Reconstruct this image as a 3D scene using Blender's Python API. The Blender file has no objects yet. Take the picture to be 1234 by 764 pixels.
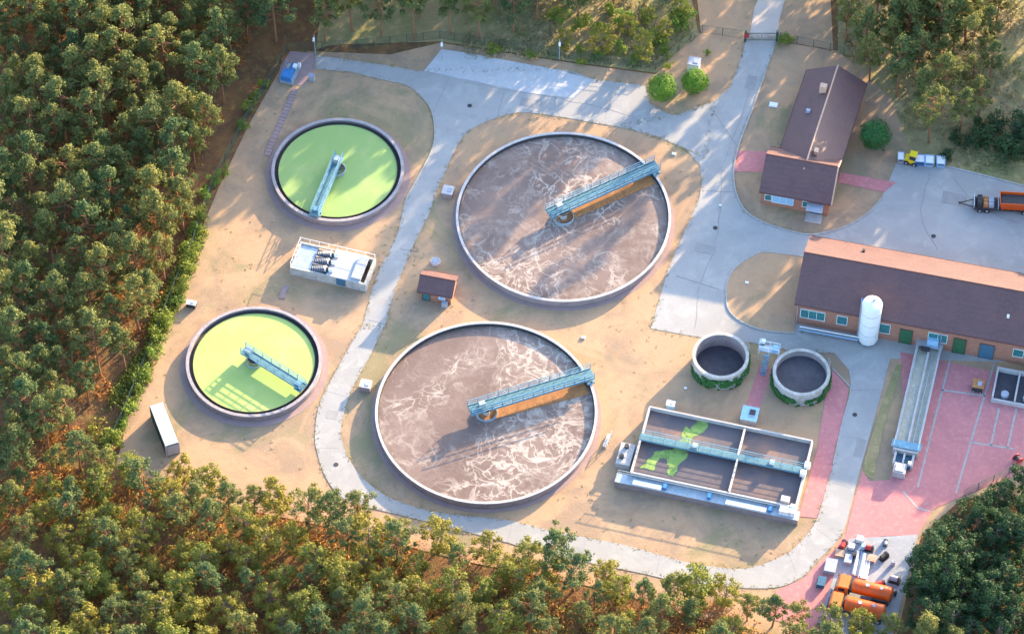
import bpy, math, random
from mathutils import Vector, Matrix, noise as mnoise
R = math.radians
random.seed(7)
scene = bpy.context.scene
col = scene.collection

# ------------------------------------------------------------------ camera
ELEV, DIST, FPX, PW, PH = R(53.5), 518.0, 4400.0, 1234.0, 764.0
cam_d = bpy.data.cameras.new("camera"); cam = bpy.data.objects.new("camera", cam_d); col.objects.link(cam)
cam.location = (0, -DIST*math.cos(ELEV), DIST*math.sin(ELEV))
cam.rotation_euler = (math.pi/2-ELEV, 0, 0)
cam_d.sensor_width = 36; cam_d.lens = FPX/PW*36; cam_d.clip_start = 10; cam_d.clip_end = 8000
scene.camera = cam
# ------------------------------------------------------------------ light
SUN_EL, SUN_AZ = R(14.5), R(50.0)           # azimuth of the sun measured from +x towards +y
world = bpy.data.worlds.new("World"); scene.world = world; world.use_nodes = True
nt = world.node_tree
sky = nt.nodes.new('ShaderNodeTexSky'); sky.sky_type = 'NISHITA'; sky.sun_disc = False
sky.sun_elevation = SUN_EL; sky.sun_rotation = math.pi/2-SUN_AZ; sky.air_density = 1.0; sky.dust_density = 1.7; sky.ozone_density = 2.0
bg = nt.nodes['Background']; bg.inputs[1].default_value = 0.15
nt.links.new(sky.outputs[0], bg.inputs[0])
sun_d = bpy.data.lights.new("sun", 'SUN'); sun = bpy.data.objects.new("sun", sun_d); col.objects.link(sun)
sun_d.energy = 3.6; sun_d.angle = R(0.6); sun_d.color = (1.0, 0.74, 0.42)
sd = Vector((math.cos(SUN_EL)*math.cos(SUN_AZ), math.cos(SUN_EL)*math.sin(SUN_AZ), math.sin(SUN_EL)))
sun.rotation_euler = sd.to_track_quat('Z', 'Y').to_euler()
sun.location = sd*300
vs = scene.view_settings
vs.view_transform = 'Standard'; vs.look = 'None'; vs.gamma = 1; vs.use_curve_mapping = False
vs.exposure = 2.48
scene.cycles.max_bounces = 6

# ------------------------------------------------------------------ helpers
_f = Vector((0, math.cos(ELEV), -math.sin(ELEV))); _u = Vector((0, math.sin(ELEV), math.cos(ELEV))); _r = Vector((1, 0, 0))
def G(u, v, z=0.0):
    """photograph pixel -> world point at height z"""
    d = _f + _r*((u-PW/2)/FPX) - _u*((v-PH/2)/FPX)
    c = cam.location
    t = (z-c.z)/d.z
    return Vector((c.x+d.x*t, c.y+d.y*t, z))
def PX(p):
    q = Vector(p)-cam.location
    w = q.dot(_f)
    return (PW/2+FPX*q.dot(_r)/w, PH/2-FPX*q.dot(_u)/w)

class MB:
    def __init__(s): s.v = []; s.f = []
    def add(s, vs_, fs):
        b = len(s.v); s.v += [tuple(x) for x in vs_]; s.f += [tuple(b+i for i in f) for f in fs]; return s
    def box(s, cx, cy, cz, sx, sy, sz, rz=0, ry=0):
        """centre x,y ; cz = bottom"""
        vs_ = []
        M = Matrix.Rotation(rz, 3, 'Z') @ Matrix.Rotation(ry, 3, 'Y')
        for dz in (0, 1):
            for dx, dy in ((-1,-1),(1,-1),(1,1),(-1,1)):
                p = M @ Vector((dx*sx/2, dy*sy/2, (dz-0.5)*sz)); vs_.append((cx+p.x, cy+p.y, cz+sz/2+p.z))
        return s.add(vs_, [(0,3,2,1),(4,5,6,7),(0,1,5,4),(1,2,6,5),(2,3,7,6),(3,0,4,7)])
    def tube(s, p, q, r0, r1=None, n=10, caps=True):
        p = Vector(p); q = Vector(q); r1 = r0 if r1 is None else r1
        d = (q-p).normalized(); a = d.orthogonal().normalized(); b = d.cross(a)
        vs_ = []
        for c, r in ((p, r0), (q, r1)):
            for i in range(n):
                t = 2*math.pi*i/n; vs_.append(c+a*(r*math.cos(t))+b*(r*math.sin(t)))
        fs = [(i, (i+1)%n, n+(i+1)%n, n+i) for i in range(n)]
        if caps: fs += [tuple(range(n))[::-1], tuple(range(n, 2*n))]
        return s.add(vs_, fs)
    def lathe(s, cx, cy, prof, n=48, closed=False):
        vs_ = []; m = len(prof)
        for i in range(n):
            t = 2*math.pi*i/n
            for r, z in prof: vs_.append((cx+r*math.cos(t), cy+r*math.sin(t), z))
        fs = []
        for i in range(n):
            j = (i+1) % n
            for k in range(m if closed else m-1):
                l = (k+1) % m
                fs.append((i*m+k, j*m+k, j*m+l, i*m+l))
        return s.add(vs_, fs)
    def ring(s, r0, r1, z0, z1, n=96, cx=0, cy=0):
        return s.lathe(cx, cy, [(r0, z0), (r1, z0), (r1, z1), (r0, z1)], n, True)
    def disc(s, r, z, n=64, cx=0, cy=0):
        return s.add([(cx+r*math.cos(2*math.pi*i/n), cy+r*math.sin(2*math.pi*i/n), z) for i in range(n)], [tuple(range(n))])
    def prism(s, poly, z0, z1):
        n = len(poly)
        a = sum(poly[i][0]*poly[(i+1)%n][1]-poly[(i+1)%n][0]*poly[i][1] for i in range(n))
        if a < 0: poly = poly[::-1]
        return s.add([(p[0], p[1], z0) for p in poly]+[(p[0], p[1], z1) for p in poly],
                     [tuple(range(n))[::-1], tuple(range(n, 2*n))]+[(i, (i+1)%n, n+(i+1)%n, n+i) for i in range(n)])
    def each(s, name, mat, parent=None, smooth=None):
        """every closed piece of eight corners / tube becomes its own mesh"""
        par = list(range(len(s.v)))
        def fd(i):
            while par[i] != i: par[i] = par[par[i]]; i = par[i]
            return i
        for f in s.f:
            for k in f[1:]: par[fd(k)] = fd(f[0])
        gr = {}
        for f in s.f: gr.setdefault(fd(f[0]), []).append(f)
        for fs in gr.values():
            ids = sorted({i for f in fs for i in f}); mp = {a: b for b, a in enumerate(ids)}
            MB().add([s.v[i] for i in ids], [tuple(mp[i] for i in f) for f in fs]).build(name, mat, parent, smooth)
    def build(s, name, mat, parent=None, smooth=None):
        me = bpy.data.meshes.new(name); me.from_pydata(s.v, [], s.f); me.update()
        me.materials.append(mat)
        if smooth:
            me.polygons.foreach_set('use_smooth', [True]*len(me.polygons)); me.set_sharp_from_angle(angle=R(smooth))
        o = bpy.data.objects.new(name, me); col.objects.link(o)
        if parent: o.parent = parent
        return o
def thing(name, label, cat, loc=(0,0,0), rz=0, group=None):
    o = bpy.data.objects.new(name, None); o.empty_display_size = .5; col.objects.link(o)
    o.location = loc; o.rotation_euler = (0, 0, rz); o['label'] = label; o['category'] = cat
    if group: o['group'] = group
    return o
def tag(o, label, cat, group=None):
    o['label'] = label; o['category'] = cat
    if group: o['group'] = group
    return o
def dup(root, loc=None, rz=None, scale=None, label=None, group=None):
    def rec(o, par):
        c = o.copy(); col.objects.link(c)
        if par: c.parent = par
        for k in list(o.children): rec(k, c)
        return c
    r = rec(root, None)
    if loc is not None: r.location = loc
    if rz is not None: r.rotation_euler = (0, 0, rz)
    if scale is not None: r.scale = scale
    if label: r['label'] = label
    if group: r['group'] = group
    return r
def spline(pts, k=5, closed=True):
    """Catmull-Rom; a point given twice is a corner"""
    n = len(pts); out = []
    rng = range(n) if closed else range(n-1)
    for i in rng:
        g = (lambda j: pts[j % n]) if closed else (lambda j: pts[max(0, min(n-1, j))])
        p0, p1, p2, p3 = g(i-1), g(i), g(i+1), g(i+2)
        if p1 == p2: continue
        for j in range(k):
            t = j/k
            out.append(tuple(0.5*((2*p1[c])+(-p0[c]+p2[c])*t+(2*p0[c]-5*p1[c]+4*p2[c]-p3[c])*t*t+(-p0[c]+3*p1[c]-3*p2[c]+p3[c])*t**3) for c in (0, 1)))
    if not closed: out.append(pts[-1])
    return out
def sheet(name, px, z, mat, smooth=True, thick=0.03):
    pts = [tuple(G(*p)[:2]) for p in px]
    if smooth: pts = spline(pts)
    o = MB().prism(pts, z-thick, z).build(name, mat)
    o['kind'] = 'structure'
    return o
def strip(px, w, z0, z1, mb=None, smooth=True):
    pts = [tuple(G(*p)[:2]) for p in px]
    if smooth: pts = spline(pts, 5, False)
    mb = mb or MB(); L = []; Rr = []
    for i, p in enumerate(pts):
        a = Vector(pts[max(0, i-1)]); b = Vector(pts[min(len(pts)-1, i+1)]); d = (b-a).normalized(); nn = Vector((-d.y, d.x))*w/2
        L.append((p[0]+nn.x, p[1]+nn.y)); Rr.append((p[0]-nn.x, p[1]-nn.y))
    vs_ = []
    for l, r in zip(L, Rr): vs_ += [(l[0], l[1], z1), (r[0], r[1], z1), (l[0], l[1], z0), (r[0], r[1], z0)]
    fs = []
    for i in range(len(L)-1):
        a = 4*i; b = a+4
        fs += [(a, a+1, b+1, b), (a+1, a+3, b+3, b+1), (a+2, a, b, b+2)]
    fs += [(0, 2, 3, 1), (4*len(L)-4, 4*len(L)-3, 4*len(L)-1, 4*len(L)-2)]
    return mb.add(vs_, fs)

# ------------------------------------------------------------------ materials
def mat(name, c1, c2=None, scale=1.0, rough=.8, c3=None, scale2=None, metal=0, bump=0, bscale=None, detail=6, lo=.35, hi=.65, coord='Object', spec=.3, transl=0, rnd=None):
    m = bpy.data.materials.new(name); m.use_nodes = True; t = m.node_tree; N = t.nodes; L = t.links
    b = N['Principled BSDF']; b.inputs['Roughness'].default_value = rough; b.inputs['Metallic'].default_value = metal
    b.inputs['Specular IOR Level'].default_value = spec
    tc = N.new('ShaderNodeTexCoord')
    c1 = (*c1, 1)
    out = None
    def ns(sc, det=detail):
        n = N.new('ShaderNodeTexNoise'); n.inputs['Scale'].default_value = sc; n.inputs['Detail'].default_value = det; n.inputs['Roughness'].default_value = .62
        L.new(tc.outputs[coord], n.inputs['Vector']); return n
    def mix(fac, a, bb):
        x = N.new('ShaderNodeMix'); x.data_type = 'RGBA'
        L.new(fac, x.inputs[0])
        for s_, v in ((x.inputs[6], a), (x.inputs[7], bb)):
            if isinstance(v, tuple): s_.default_value = v
            else: L.new(v, s_)
        return x.outputs[2]
    def mr(o, lo_, hi_):
        x = N.new('ShaderNodeMapRange'); x.inputs[1].default_value = lo_; x.inputs[2].default_value = hi_; L.new(o, x.inputs[0]); return x.outputs[0]
    out = c1
    if c2: out = mix(mr(ns(scale).outputs[0], lo, hi), c1, (*c2, 1))
    if c3: out = mix(mr(ns(scale2 or scale*4).outputs[0], .5, .72), out, (*c3, 1))
    if rnd:
        oi = N.new('ShaderNodeObjectInfo'); out = mix(mr(oi.outputs['Random'], 0, 1), out, (*rnd, 1))
    if isinstance(out, tuple): b.inputs['Base Color'].default_value = out
    else: L.new(out, b.inputs['Base Color'])
    if bump:
        bn = N.new('ShaderNodeBump'); bn.inputs['Strength'].default_value = bump; bn.inputs['Distance'].default_value = .2
        L.new(ns(bscale or scale*6).outputs[0], bn.inputs['Height']); L.new(bn.outputs[0], b.inputs['Normal'])
    if transl:
        tr = N.new('ShaderNodeBsdfTranslucent'); ms = N.new('ShaderNodeMixShader'); ms.inputs[0].default_value = transl
        if isinstance(out, tuple): tr.inputs[0].default_value = out
        else: L.new(out, tr.inputs[0])
        L.new(b.outputs[0], ms.inputs[1]); L.new(tr.outputs[0], ms.inputs[2]); L.new(ms.outputs[0], N['Material Output'].inputs[0])
    return m
def ground_mat(name, cols, bump=.35):
    m = bpy.data.materials.new(name); m.use_nodes = True; t = m.node_tree; N = t.nodes; L = t.links
    b = N['Principled BSDF']; b.inputs['Roughness'].default_value = 1; b.inputs['Specular IOR Level'].default_value = .1
    tc = N.new('ShaderNodeTexCoord'); out = (*cols[0][0], 1)
    for c_, sc, lo, hi, amt in cols[1:]:
        n = N.new('ShaderNodeTexNoise'); n.inputs['Scale'].default_value = sc; n.inputs['Detail'].default_value = 9; n.inputs['Roughness'].default_value = .68; n.inputs['Distortion'].default_value = .6
        mp = N.new('ShaderNodeMapping'); mp.inputs['Location'].default_value = (sc*531, sc*77, 3); L.new(tc.outputs['Object'], mp.inputs[0]); L.new(mp.outputs[0], n.inputs['Vector'])
        mr = N.new('ShaderNodeMapRange'); mr.inputs[1].default_value = lo; mr.inputs[2].default_value = hi; mr.inputs[4].default_value = amt; L.new(n.outputs[0], mr.inputs[0])
        x = N.new('ShaderNodeMix'); x.data_type = 'RGBA'; L.new(mr.outputs[0], x.inputs[0])
        if isinstance(out, tuple): x.inputs[6].default_value = out
        else: L.new(out, x.inputs[6])
        x.inputs[7].default_value = (*c_, 1); out = x.outputs[2]
    L.new(out, b.inputs['Base Color'])
    n = N.new('ShaderNodeTexNoise'); n.inputs['Scale'].default_value = 4; n.inputs['Detail'].default_value = 8; L.new(tc.outputs['Object'], n.inputs['Vector'])
    bn = N.new('ShaderNodeBump'); bn.inputs['Strength'].default_value = bump; bn.inputs['Distance'].default_value = .25; L.new(n.outputs[0], bn.inputs['Height']); L.new(bn.outputs[0], b.inputs['Normal'])
    return m
M = {}
AX = R(-13.5)
M['floor'] = mat('forest_floor', (.22,.105,.045), (.10,.06,.035), .25, 1, (.20,.16,.05), .9, bump=.6, bscale=3)
M['grass'] = mat('dry_grass', (.42,.285,.175), (.34,.245,.165), .12, 1, (.29,.225,.13), .35, bump=.3, bscale=6)
M['grass'] = ground_mat('dry_grass', [((.43,.28,.175),), ((.29,.21,.15), .09, .46, .58, .9), ((.42,.30,.19), .21, .52, .68, .8), ((.21,.20,.11), .075, .52, .62, .7), ((.34,.215,.13), .33, .55, .70, .6), ((.27,.20,.13), 1.1, .54, .74, .45), ((.45,.33,.21), 2.6, .58, .76, .35)], .16)
M['tuft'] = mat('straw', (.36,.27,.14), (.25,.23,.10), .15, 1, (.44,.34,.21), .4, transl=.2)
M['scrub'] = mat('scrub_grass', (.34,.26,.14), (.20,.20,.08), .12, 1, (.42,.33,.17), .6, bump=.8, bscale=2.5)
M['road'] = ground_mat('road', [((.355,.345,.34),), ((.30,.295,.29), .1, .4, .6, .8), ((.40,.39,.375), .3, .5, .66, .8), ((.26,.25,.245), .55, .6, .72, .6), ((.24,.22,.20), 2.2, .60, .72, .4), ((.43,.42,.41), 5, .6, .75, .4)], .08)
M['slab'] = mat('slab', (.47,.475,.49), (.41,.42,.44), .3, .8, (.52,.52,.53), 1.3)
M['pink'] = mat('brick_paving', (.52,.20,.20), (.44,.17,.18), .35, .9, (.56,.25,.23), 1.5)
M['kerb'] = mat('kerb_concrete', (.30,.29,.28), (.40,.39,.37), 2, .9)
M['concrete'] = mat('concrete', (.46,.44,.43), (.36,.34,.34), .8, .85, (.52,.50,.48), 4)
M['rim'] = mat('rim_concrete', (.50,.48,.48), (.38,.35,.36), 1.2, .8, (.56,.54,.53), 5)
M['grim'] = mat('weathered_rim', (.36,.33,.34), (.26,.23,.25), 1.2, .8, (.42,.39,.39), 5)
M['weath'] = mat('weathered_concrete', (.50,.48,.46), (.34,.32,.31), .9, .85, (.24,.26,.19), 2.2)
M['wall'] = mat('tank_wall', (.30,.25,.25), (.22,.18,.19), .7, .9)
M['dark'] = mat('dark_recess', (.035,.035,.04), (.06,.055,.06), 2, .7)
M['apron'] = mat('apron_paving', (.34,.24,.23), (.29,.21,.21), .8, .9)
M['roof'] = mat('roof_tiles', (.135,.066,.064), (.105,.053,.056), .4, .5, (.155,.078,.070), 3, bump=.12, bscale=12, spec=.5)
M['brick'] = mat('brick', (.36,.17,.115), (.29,.14,.10), 1.5, .9, (.42,.22,.15), 6)
M['fascia'] = mat('fascia', (.10,.045,.045), (.13,.06,.055), 2, .7)
M['trim'] = mat('trim_wood', (.62,.40,.28), (.52,.33,.24), 2, .7)
M['door'] = mat('green_door', (.03,.105,.05), (.04,.13,.065), 2, .5)
M['teal'] = mat('teal_window', (.03,.13,.15), (.04,.20,.20), 2, .25, spec=.6)
M['bluedoor'] = mat('blue_door', (.05,.12,.19), (.06,.15,.23), 2, .4)
M['steel'] = mat('galvanised_steel', (.40,.47,.52), (.30,.37,.43), 1.2, .45, (.5,.56,.6), 5, metal=.35)
M['bsteel'] = mat('blue_steel', (.17,.34,.45), (.12,.26,.36), 1.2, .5, (.26,.43,.52), 4, metal=.2)
M['deck'] = mat('deck_grating', (.08,.17,.21), (.12,.24,.28), 2, .6, metal=.2)
M['rust'] = mat('rusty_plate', (.42,.19,.07), (.30,.13,.055), 1.0, .8, (.5,.26,.11), 3)
M['white'] = mat('white_paint', (.80,.80,.80), (.72,.73,.74), 1, .5)
M['orange'] = mat('orange_paint', (.66,.10,.005), (.56,.085,.005), 1, .35, spec=.5)
M['cab'] = mat('cab_paint', (.74,.20,.04), (.66,.17,.035), 1, .35, spec=.5)
M['glass'] = mat('dark_glass', (.03,.04,.05), None, 1, .1, spec=.8)
M['tyre'] = mat('rubber', (.03,.03,.03), None, 1, .9)
M['yellow'] = mat('yellow_paint', (.85,.62,.02), (.75,.53,.02), 2, .4)
M['blue'] = mat('blue_paint', (.05,.22,.50), (.04,.17,.42), 2, .4)
M['lblue'] = mat('light_blue_paint', (.30,.52,.72), (.26,.46,.66), 2, .5)
M['red'] = mat('red_paint', (.45,.05,.05), (.38,.04,.05), 2, .5)
M['bark'] = mat('pine_bark', (.30,.14,.07), (.20,.10,.06), 3, .95, (.38,.19,.09), 9)
M['bark2'] = mat('grey_bark', (.24,.20,.16), (.14,.11,.09), 3, .95)
M['pine'] = mat('pine_needles', (.05,.11,.05), (.14,.175,.055), .45, .8, rnd=(.20,.20,.055), transl=.3)
M['broad'] = mat('broad_leaves', (.13,.18,.035), (.27,.26,.045), .5, .75, rnd=(.27,.23,.04), transl=.3)
M['shadeleaf'] = mat('shaded_leaves', (.035,.075,.030), (.05,.10,.03), .5, .75, rnd=(.04,.085,.035), transl=.25)  # tree shade on the grove and bushes is put into this leaf colour
M['bush'] = mat('bush_leaves', (.13,.23,.035), (.22,.31,.05), .8, .75, rnd=(.20,.24,.04), transl=.3)
M['topiary'] = mat('topiary_leaves', (.09,.21,.02), (.16,.29,.03), 1.5, .7, transl=.25)
M['dtopiary'] = mat('dark_topiary_leaves', (.03,.15,.04), (.045,.19,.045), 1.5, .7, transl=.2)
M['dry'] = mat('bracken', (.42,.18,.045), (.28,.12,.035), .5, .95, (.40,.26,.07), 1.2, transl=.2)
M['ivy'] = mat('ivy_leaves', (.03,.13,.03), (.05,.17,.04), 2, .7, transl=.15)
M['fence'] = mat('fence_metal', (.06,.10,.08), (.09,.13,.10), 2, .6, metal=.3)
M['pgrey'] = mat('plastic_grey', (.34,.37,.44), (.28,.31,.38), 1, .6)
M['soil'] = mat('wet_sludge', (.045,.045,.06), (.07,.065,.08), 1, .5)
M['sand'] = mat('grit', (.50,.47,.36), (.40,.39,.33), .8, .6, (.6,.58,.5), 2)

def liquid_mat(name, base, base2, vein, vscale, rough=.45, veinamt=1.0):
    m = bpy.data.materials.new(name); m.use_nodes = True; t = m.node_tree; N = t.nodes; L = t.links
    b = N['Principled BSDF']; b.inputs['Roughness'].default_value = rough; b.inputs['Specular IOR Level'].default_value = .3
    tc = N.new('ShaderNodeTexCoord')
    def noise(sc, det, vec, dist=0):
        n = N.new('ShaderNodeTexNoise'); n.inputs['Scale'].default_value = sc; n.inputs['Detail'].default_value = det; n.inputs['Distortion'].default_value = dist
        L.new(vec, n.inputs['Vector']); return n
    def math_(op, a, c=None):
        x = N.new('ShaderNodeMath'); x.operation = op
        for s_, v in ((0, a), (1, c)):
            if v is None: continue
            if isinstance(v, (int, float)): x.inputs[s_].default_value = v
            else: L.new(v, x.inputs[s_])
        return x.outputs[0]
    def mr(o, a, c, d=0, e=1):
        x = N.new('ShaderNodeMapRange'); x.inputs[1].default_value = a; x.inputs[2].default_value = c; x.inputs[3].default_value = d; x.inputs[4].default_value = e; L.new(o, x.inputs[0]); return x.outputs[0]
    def mix(fac, a, bb):
        x = N.new('ShaderNodeMix'); x.data_type = 'RGBA'; L.new(fac, x.inputs[0])
        for s_, v in ((x.inputs[6], a), (x.inputs[7], bb)):
            if isinstance(v, tuple): s_.default_value = (*v, 1)
            else: L.new(v, s_)
        return x.outputs[2]
    obj = tc.outputs['Object']
    c = mix(mr(noise(vscale*.7, 4, obj).outputs[0], .4, .6), base, base2)
    # warped ridges = foam filaments
    w = noise(vscale*1.3, 3, obj)
    va = N.new('ShaderNodeVectorMath'); va.operation = 'MULTIPLY_ADD'
    L.new(w.outputs['Color'], va.inputs[0]); va.inputs[1].default_value = (2.2/vscale*.25,)*3; L.new(obj, va.inputs[2])
    acc = None
    for sc, wd in ((vscale*.9, .016), (vscale*1.7, .021), (vscale*3.4, .020)):
        r = noise(sc, 5, va.outputs[0], .6)
        d = math_('ABSOLUTE', math_('SUBTRACT', r.outputs[0], .5))
        l = mr(d, 0, wd, 1, 0)
        acc = l if acc is None else math_('MAXIMUM', acc, l)
    patch = mr(noise(vscale*1.1, 4, va.outputs[0]).outputs[0], .42, .60, .08, 1)
    acc = math_('MULTIPLY', math_('MULTIPLY', acc, patch), veinamt)
    soft = math_('MULTIPLY', mr(noise(vscale*9, 6, va.outputs[0]).outputs[0], .42, .75, 0, .55), mr(noise(vscale*.8, 3, va.outputs[0]).outputs[0], .42, .62, .1, 1))
    acc = math_('ADD', acc, math_('MULTIPLY', soft, veinamt))
    acc = math_('MINIMUM', acc, 1.0)
    c = mix(acc, c, vein)
    L.new(c, b.inputs['Base Color'])
    bn = N.new('ShaderNodeBump'); bn.inputs['Strength'].default_value = .25; bn.inputs['Distance'].default_value = .1
    L.new(noise(2.5, 3, obj).outputs[0], bn.inputs['Height']); L.new(bn.outputs[0], b.inputs['Normal'])
    return m
M['brown'] = liquid_mat('foamy_sludge', (.16,.108,.092), (.215,.152,.13), (.44,.375,.325), .12)
M['lime'] = mat('duckweed', (.385,.475,.145), (.31,.44,.13), .10, .6, (.44,.50,.18), .3, spec=.2, lo=.3, hi=.7)
M['lane'] = mat('lane_water', (.10,.085,.095), (.125,.105,.115), .2, .5, (.26,.15,.11), .16, spec=.3)
M['algae'] = mat('floating_algae', (.27,.40,.10), (.15,.24,.07), .9, .8, (.33,.44,.13), 2)

# ------------------------------------------------------------------ ground
o = MB().add([(-1500,-1500,-.06),(1500,-1500,-.06),(1500,2500,-.06),(-1500,2500,-.06)], [(0,1,2,3)]).build('ground', M['floor']); o['kind'] = 'structure'
sheet('dry_grass', [(372,62),(470,66),(530,52),(700,78),(790,90),(840,40),(900,44),(1010,62),(1075,120),(1100,196),(1300,250),(1330,600),
      (1160,600),(1110,645),(1075,790),(900,765),(740,712),(560,676),(420,640),(230,600),(140,560),(160,480),(190,400),(225,320),(262,230),(300,150),(340,80)], 0, M['grass'], False, .05)
sheet('scrub_ground', [(380,60),(400,54),(530,50),(700,76),(790,88),(842,44),(830,-20),(860,-200),(420,-200)], -.02, M['scrub'], False, .03)
sheet('sandy_track_verge', [(845,42),(905,44),(1004,60),(1000,-20),(1010,-200),(850,-200),(838,-20)], -.012, M['grass'], False, .03)
sheet('grassy_slope', [(1010,62),(1075,120),(1100,196),(1300,250),(1500,100),(1450,-200),(1200,-200),(1010,-200)], -.03, M['scrub'], False, .02)
# roads
P1 = [(900,46),(938,46),(923,86),(908,128),(897,157),(889,180),(884,207),(887,233),(898,254),(915,266),(939,275),(976,283),(1015,275),(1044,259),
      (1062,240),(1080,197),(1100,201),(1145,202),(1190,213),(1330,250),(1330,440),(1073,432),(1024,447),(1005,425),(960,425),(920,415),(845,407),(784,396),
      (805,325),(829,270),(842,241),(846,222),(843,199),(826,180),(803,170),(769,157),(740,153),(816,139),(860,122),(880,105),(890,80)]
sheet('asphalt_road', P1, .040, M['road'], False)
P2 = [(380,67),(380,67),(458,78),(506,86),(545,85),(672,84),(717,96),(777,103),(777,103),(783,123),(792,130),(816,139),(860,122),(860,122),(850,190),(850,190),(826,180),(803,169),(756,156),
      (707,147),(672,141),(626,136),(589,146),(563,160),(547,183),(537,207),(527,228),(516,260),(500,292),(478,345),(463,395),(463,395),(436,395),(436,395),(455,330),(478,285),(489,240),(511,201),(523,173),(523,146),(516,126),(493,104),(466,97),(432,89),(380,83),(380,83)]
sheet('concrete_road', P2, .050, M['road'])
P3 = [(463,392),(463,392),(448,425),(424,470),(414,500),(411,524),(419,550),(440,579),(475,602),(530,618),(612,627),(672,641),(754,657),(822,676),(880,685),(912,682),(951,665),(975,641),(986,620),(996,586),(1004,560),
      (1015,510),(1025,472),(1023,447),(1023,447),(1073,431),(1073,431),(1055,500),(1038,560),(1027,602),(1014,644),(986,675),(965,696),(933,708),(874,707),(811,699),(770,690),(686,673),(638,661),(560,640),(480,620),(420,604),(394,578),(381,540),(380,515),(386,484),(406,445),(436,392),(436,392)]
sheet('ring_road', P3, .060, M['road'])
sheet('track', [(903,46),(936,46),(940,20),(952,-20),(935,-220),(905,-220),(924,-20),(909,10)], .02, mat('track_surface', (.50,.44,.40), (.44,.38,.34), .4, .95), False)
sheet('concrete_slab', [(511,86),(532,60),(560,64),(673,85),(716,97),(690,119),(640,113),(560,96)], .075, M['slab'], False, .06)
# paved areas
sheet('brick_path', [(1003,444),(1020,462),(1022,475),(1004,560),(984,624),(962,622),(985,540),(994,480)], .045, M['pink'], False)
sheet('brick_yard', [(1085,424),(1300,470),(1330,560),(1234,568),(1160,598),(1125,613),(1108,640),(1106,644),(1060,646),(1018,647),(1030,600),(1040,566),(1048,580),(1072,578),(1090,500)], .045, M['pink'], False)
sheet('brick_apron', [(1016,646),(1006,662),(988,677),(967,698),(935,711),(925,745),(985,760),(1075,765),(1060,646)], .042, M['pink'], False)
sheet('storage_slab', [(1024,649),(1106,644),(1092,700),(1074,770),(1010,775),(985,752),(1003,700),(1008,668)], .07, mat('yard_concrete', (.31,.325,.36), (.25,.265,.30), .4, .85, (.38,.39,.41), 1.6), False)
sheet('brick_footpath', [(886,182),(926,183),(920,208),(884,207)], .045, M['pink'], False)
sheet('brick_footpath', [(1012,208),(1080,220),(1066,232),(1010,220)], .045, M['pink'], False)
sheet('brick_footpath', [(915,440),(932,445),(912,500),(896,498)], .02, M['pink'], False)
sheet('grass_verge', [(1080,440),(1088,440),(1064,520),(1052,578),(1042,572),(1040,560),(1058,500)], .06, M['scrub'], False)
sheet('grass_island', [(877,338),(887,322),(907,309),(923,304),(972,310),(972,310),(957,402),(957,402),(923,399),(897,390),(879,375),(875,355)], .12, M['grass'], True, .12)
k = strip([(957,402),(923,399),(897,390),(879,375),(875,355),(877,338),(887,322),(907,309),(923,304),(972,310)], .22, 0, .17).build('kerb', M['kerb']); k['kind'] = 'structure'
k = strip([(923,86),(908,128),(897,157),(889,180),(884,207),(887,233),(898,254),(915,266),(939,275),(976,283),(1015,275),(1044,259),(1062,240)], .22, 0, .15).build('kerb', M['kerb']); k['kind'] = 'structure'
k = strip([(1004,560),(1015,510),(1025,472),(1020,462),(1003,444)], .2, 0, .13).build('kerb', M['kerb']); k['kind'] = 'structure'
k = strip([(489,240),(511,201),(523,173),(523,146),(516,126),(493,104),(466,97),(432,89)], .2, 0, .13).build('kerb', M['kerb']); k['kind'] = 'structure'
k = strip([(1100,201),(1145,202),(1190,213),(1330,250)], .25, 0, .15, smooth=False).build('kerb', M['kerb']); k['kind'] = 'structure'
dr = MB()
for a in ([(1147,426),(1128,500),(1106,587)], [(1199,436),(1187,475),(1170,532),(1152,594)], [(1134,470),(1187,477)], [(1170,533),(1222,541)], [(1204,492),(1194,537)], [(1225,492),(1214,540)], [(1088,592),(1106,612),(1120,616)]):
    strip(a, .26, .03, .058, dr, False)
o = dr.build('drain_channel', M['kerb']); o['kind'] = 'structure'
# repair strips, cracks and inspection covers on the roads
crack = mat('bitumen_seal', (.23,.225,.22), (.27,.265,.26), 2, .9)
jt = MB(); random.seed(21)
for a_ in ([(545,86),(516,150)], [(610,105),(598,144)], [(672,86),(668,140)], [(740,100),(728,150)], [(858,132),(892,182)], [(846,230),(886,232)], [(806,330),(876,352)], [(478,300),(508,304)], [(440,385),(470,392)], [(388,470),(424,480)], [(381,540),(413,540)], [(430,612),(452,588)],
    [(520,633),(532,617)], [(610,655),(618,630)], [(700,676),(706,648)], [(790,694),(796,668)], [(880,709),(884,686)], [(962,698),(950,666)], [(1008,655),(980,634)], [(1030,590),(998,580)], [(1046,530),(1010,525)], [(1062,470),(1022,470)]):
    (u0, v0), (u1, v1) = a_; strip([(u0+(u1-u0)*.13, v0+(v1-v0)*.13), (u1-(u1-u0)*.13, v1-(v1-v0)*.13)], .06, .02, .066, jt, False)
for a_ in ([(870,200),(868,250),(860,300),(842,350),(838,396)], [(1120,210),(1110,260),(1130,300)], [(560,100),(620,110),(700,125),(760,140)], [(1150,215),(1180,250),(1230,270)], [(915,80),(890,150),(872,196)]):
    q_ = spline(a_, 6, False); q_ = [(u+random.uniform(-1.2,1.2), v+random.uniform(-1.2,1.2)) for u, v in q_]; strip(q_, .05, .02, .067, jt, False)
o = jt.build('road_joints', crack); o['kind'] = 'structure'
pt = MB()
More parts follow.
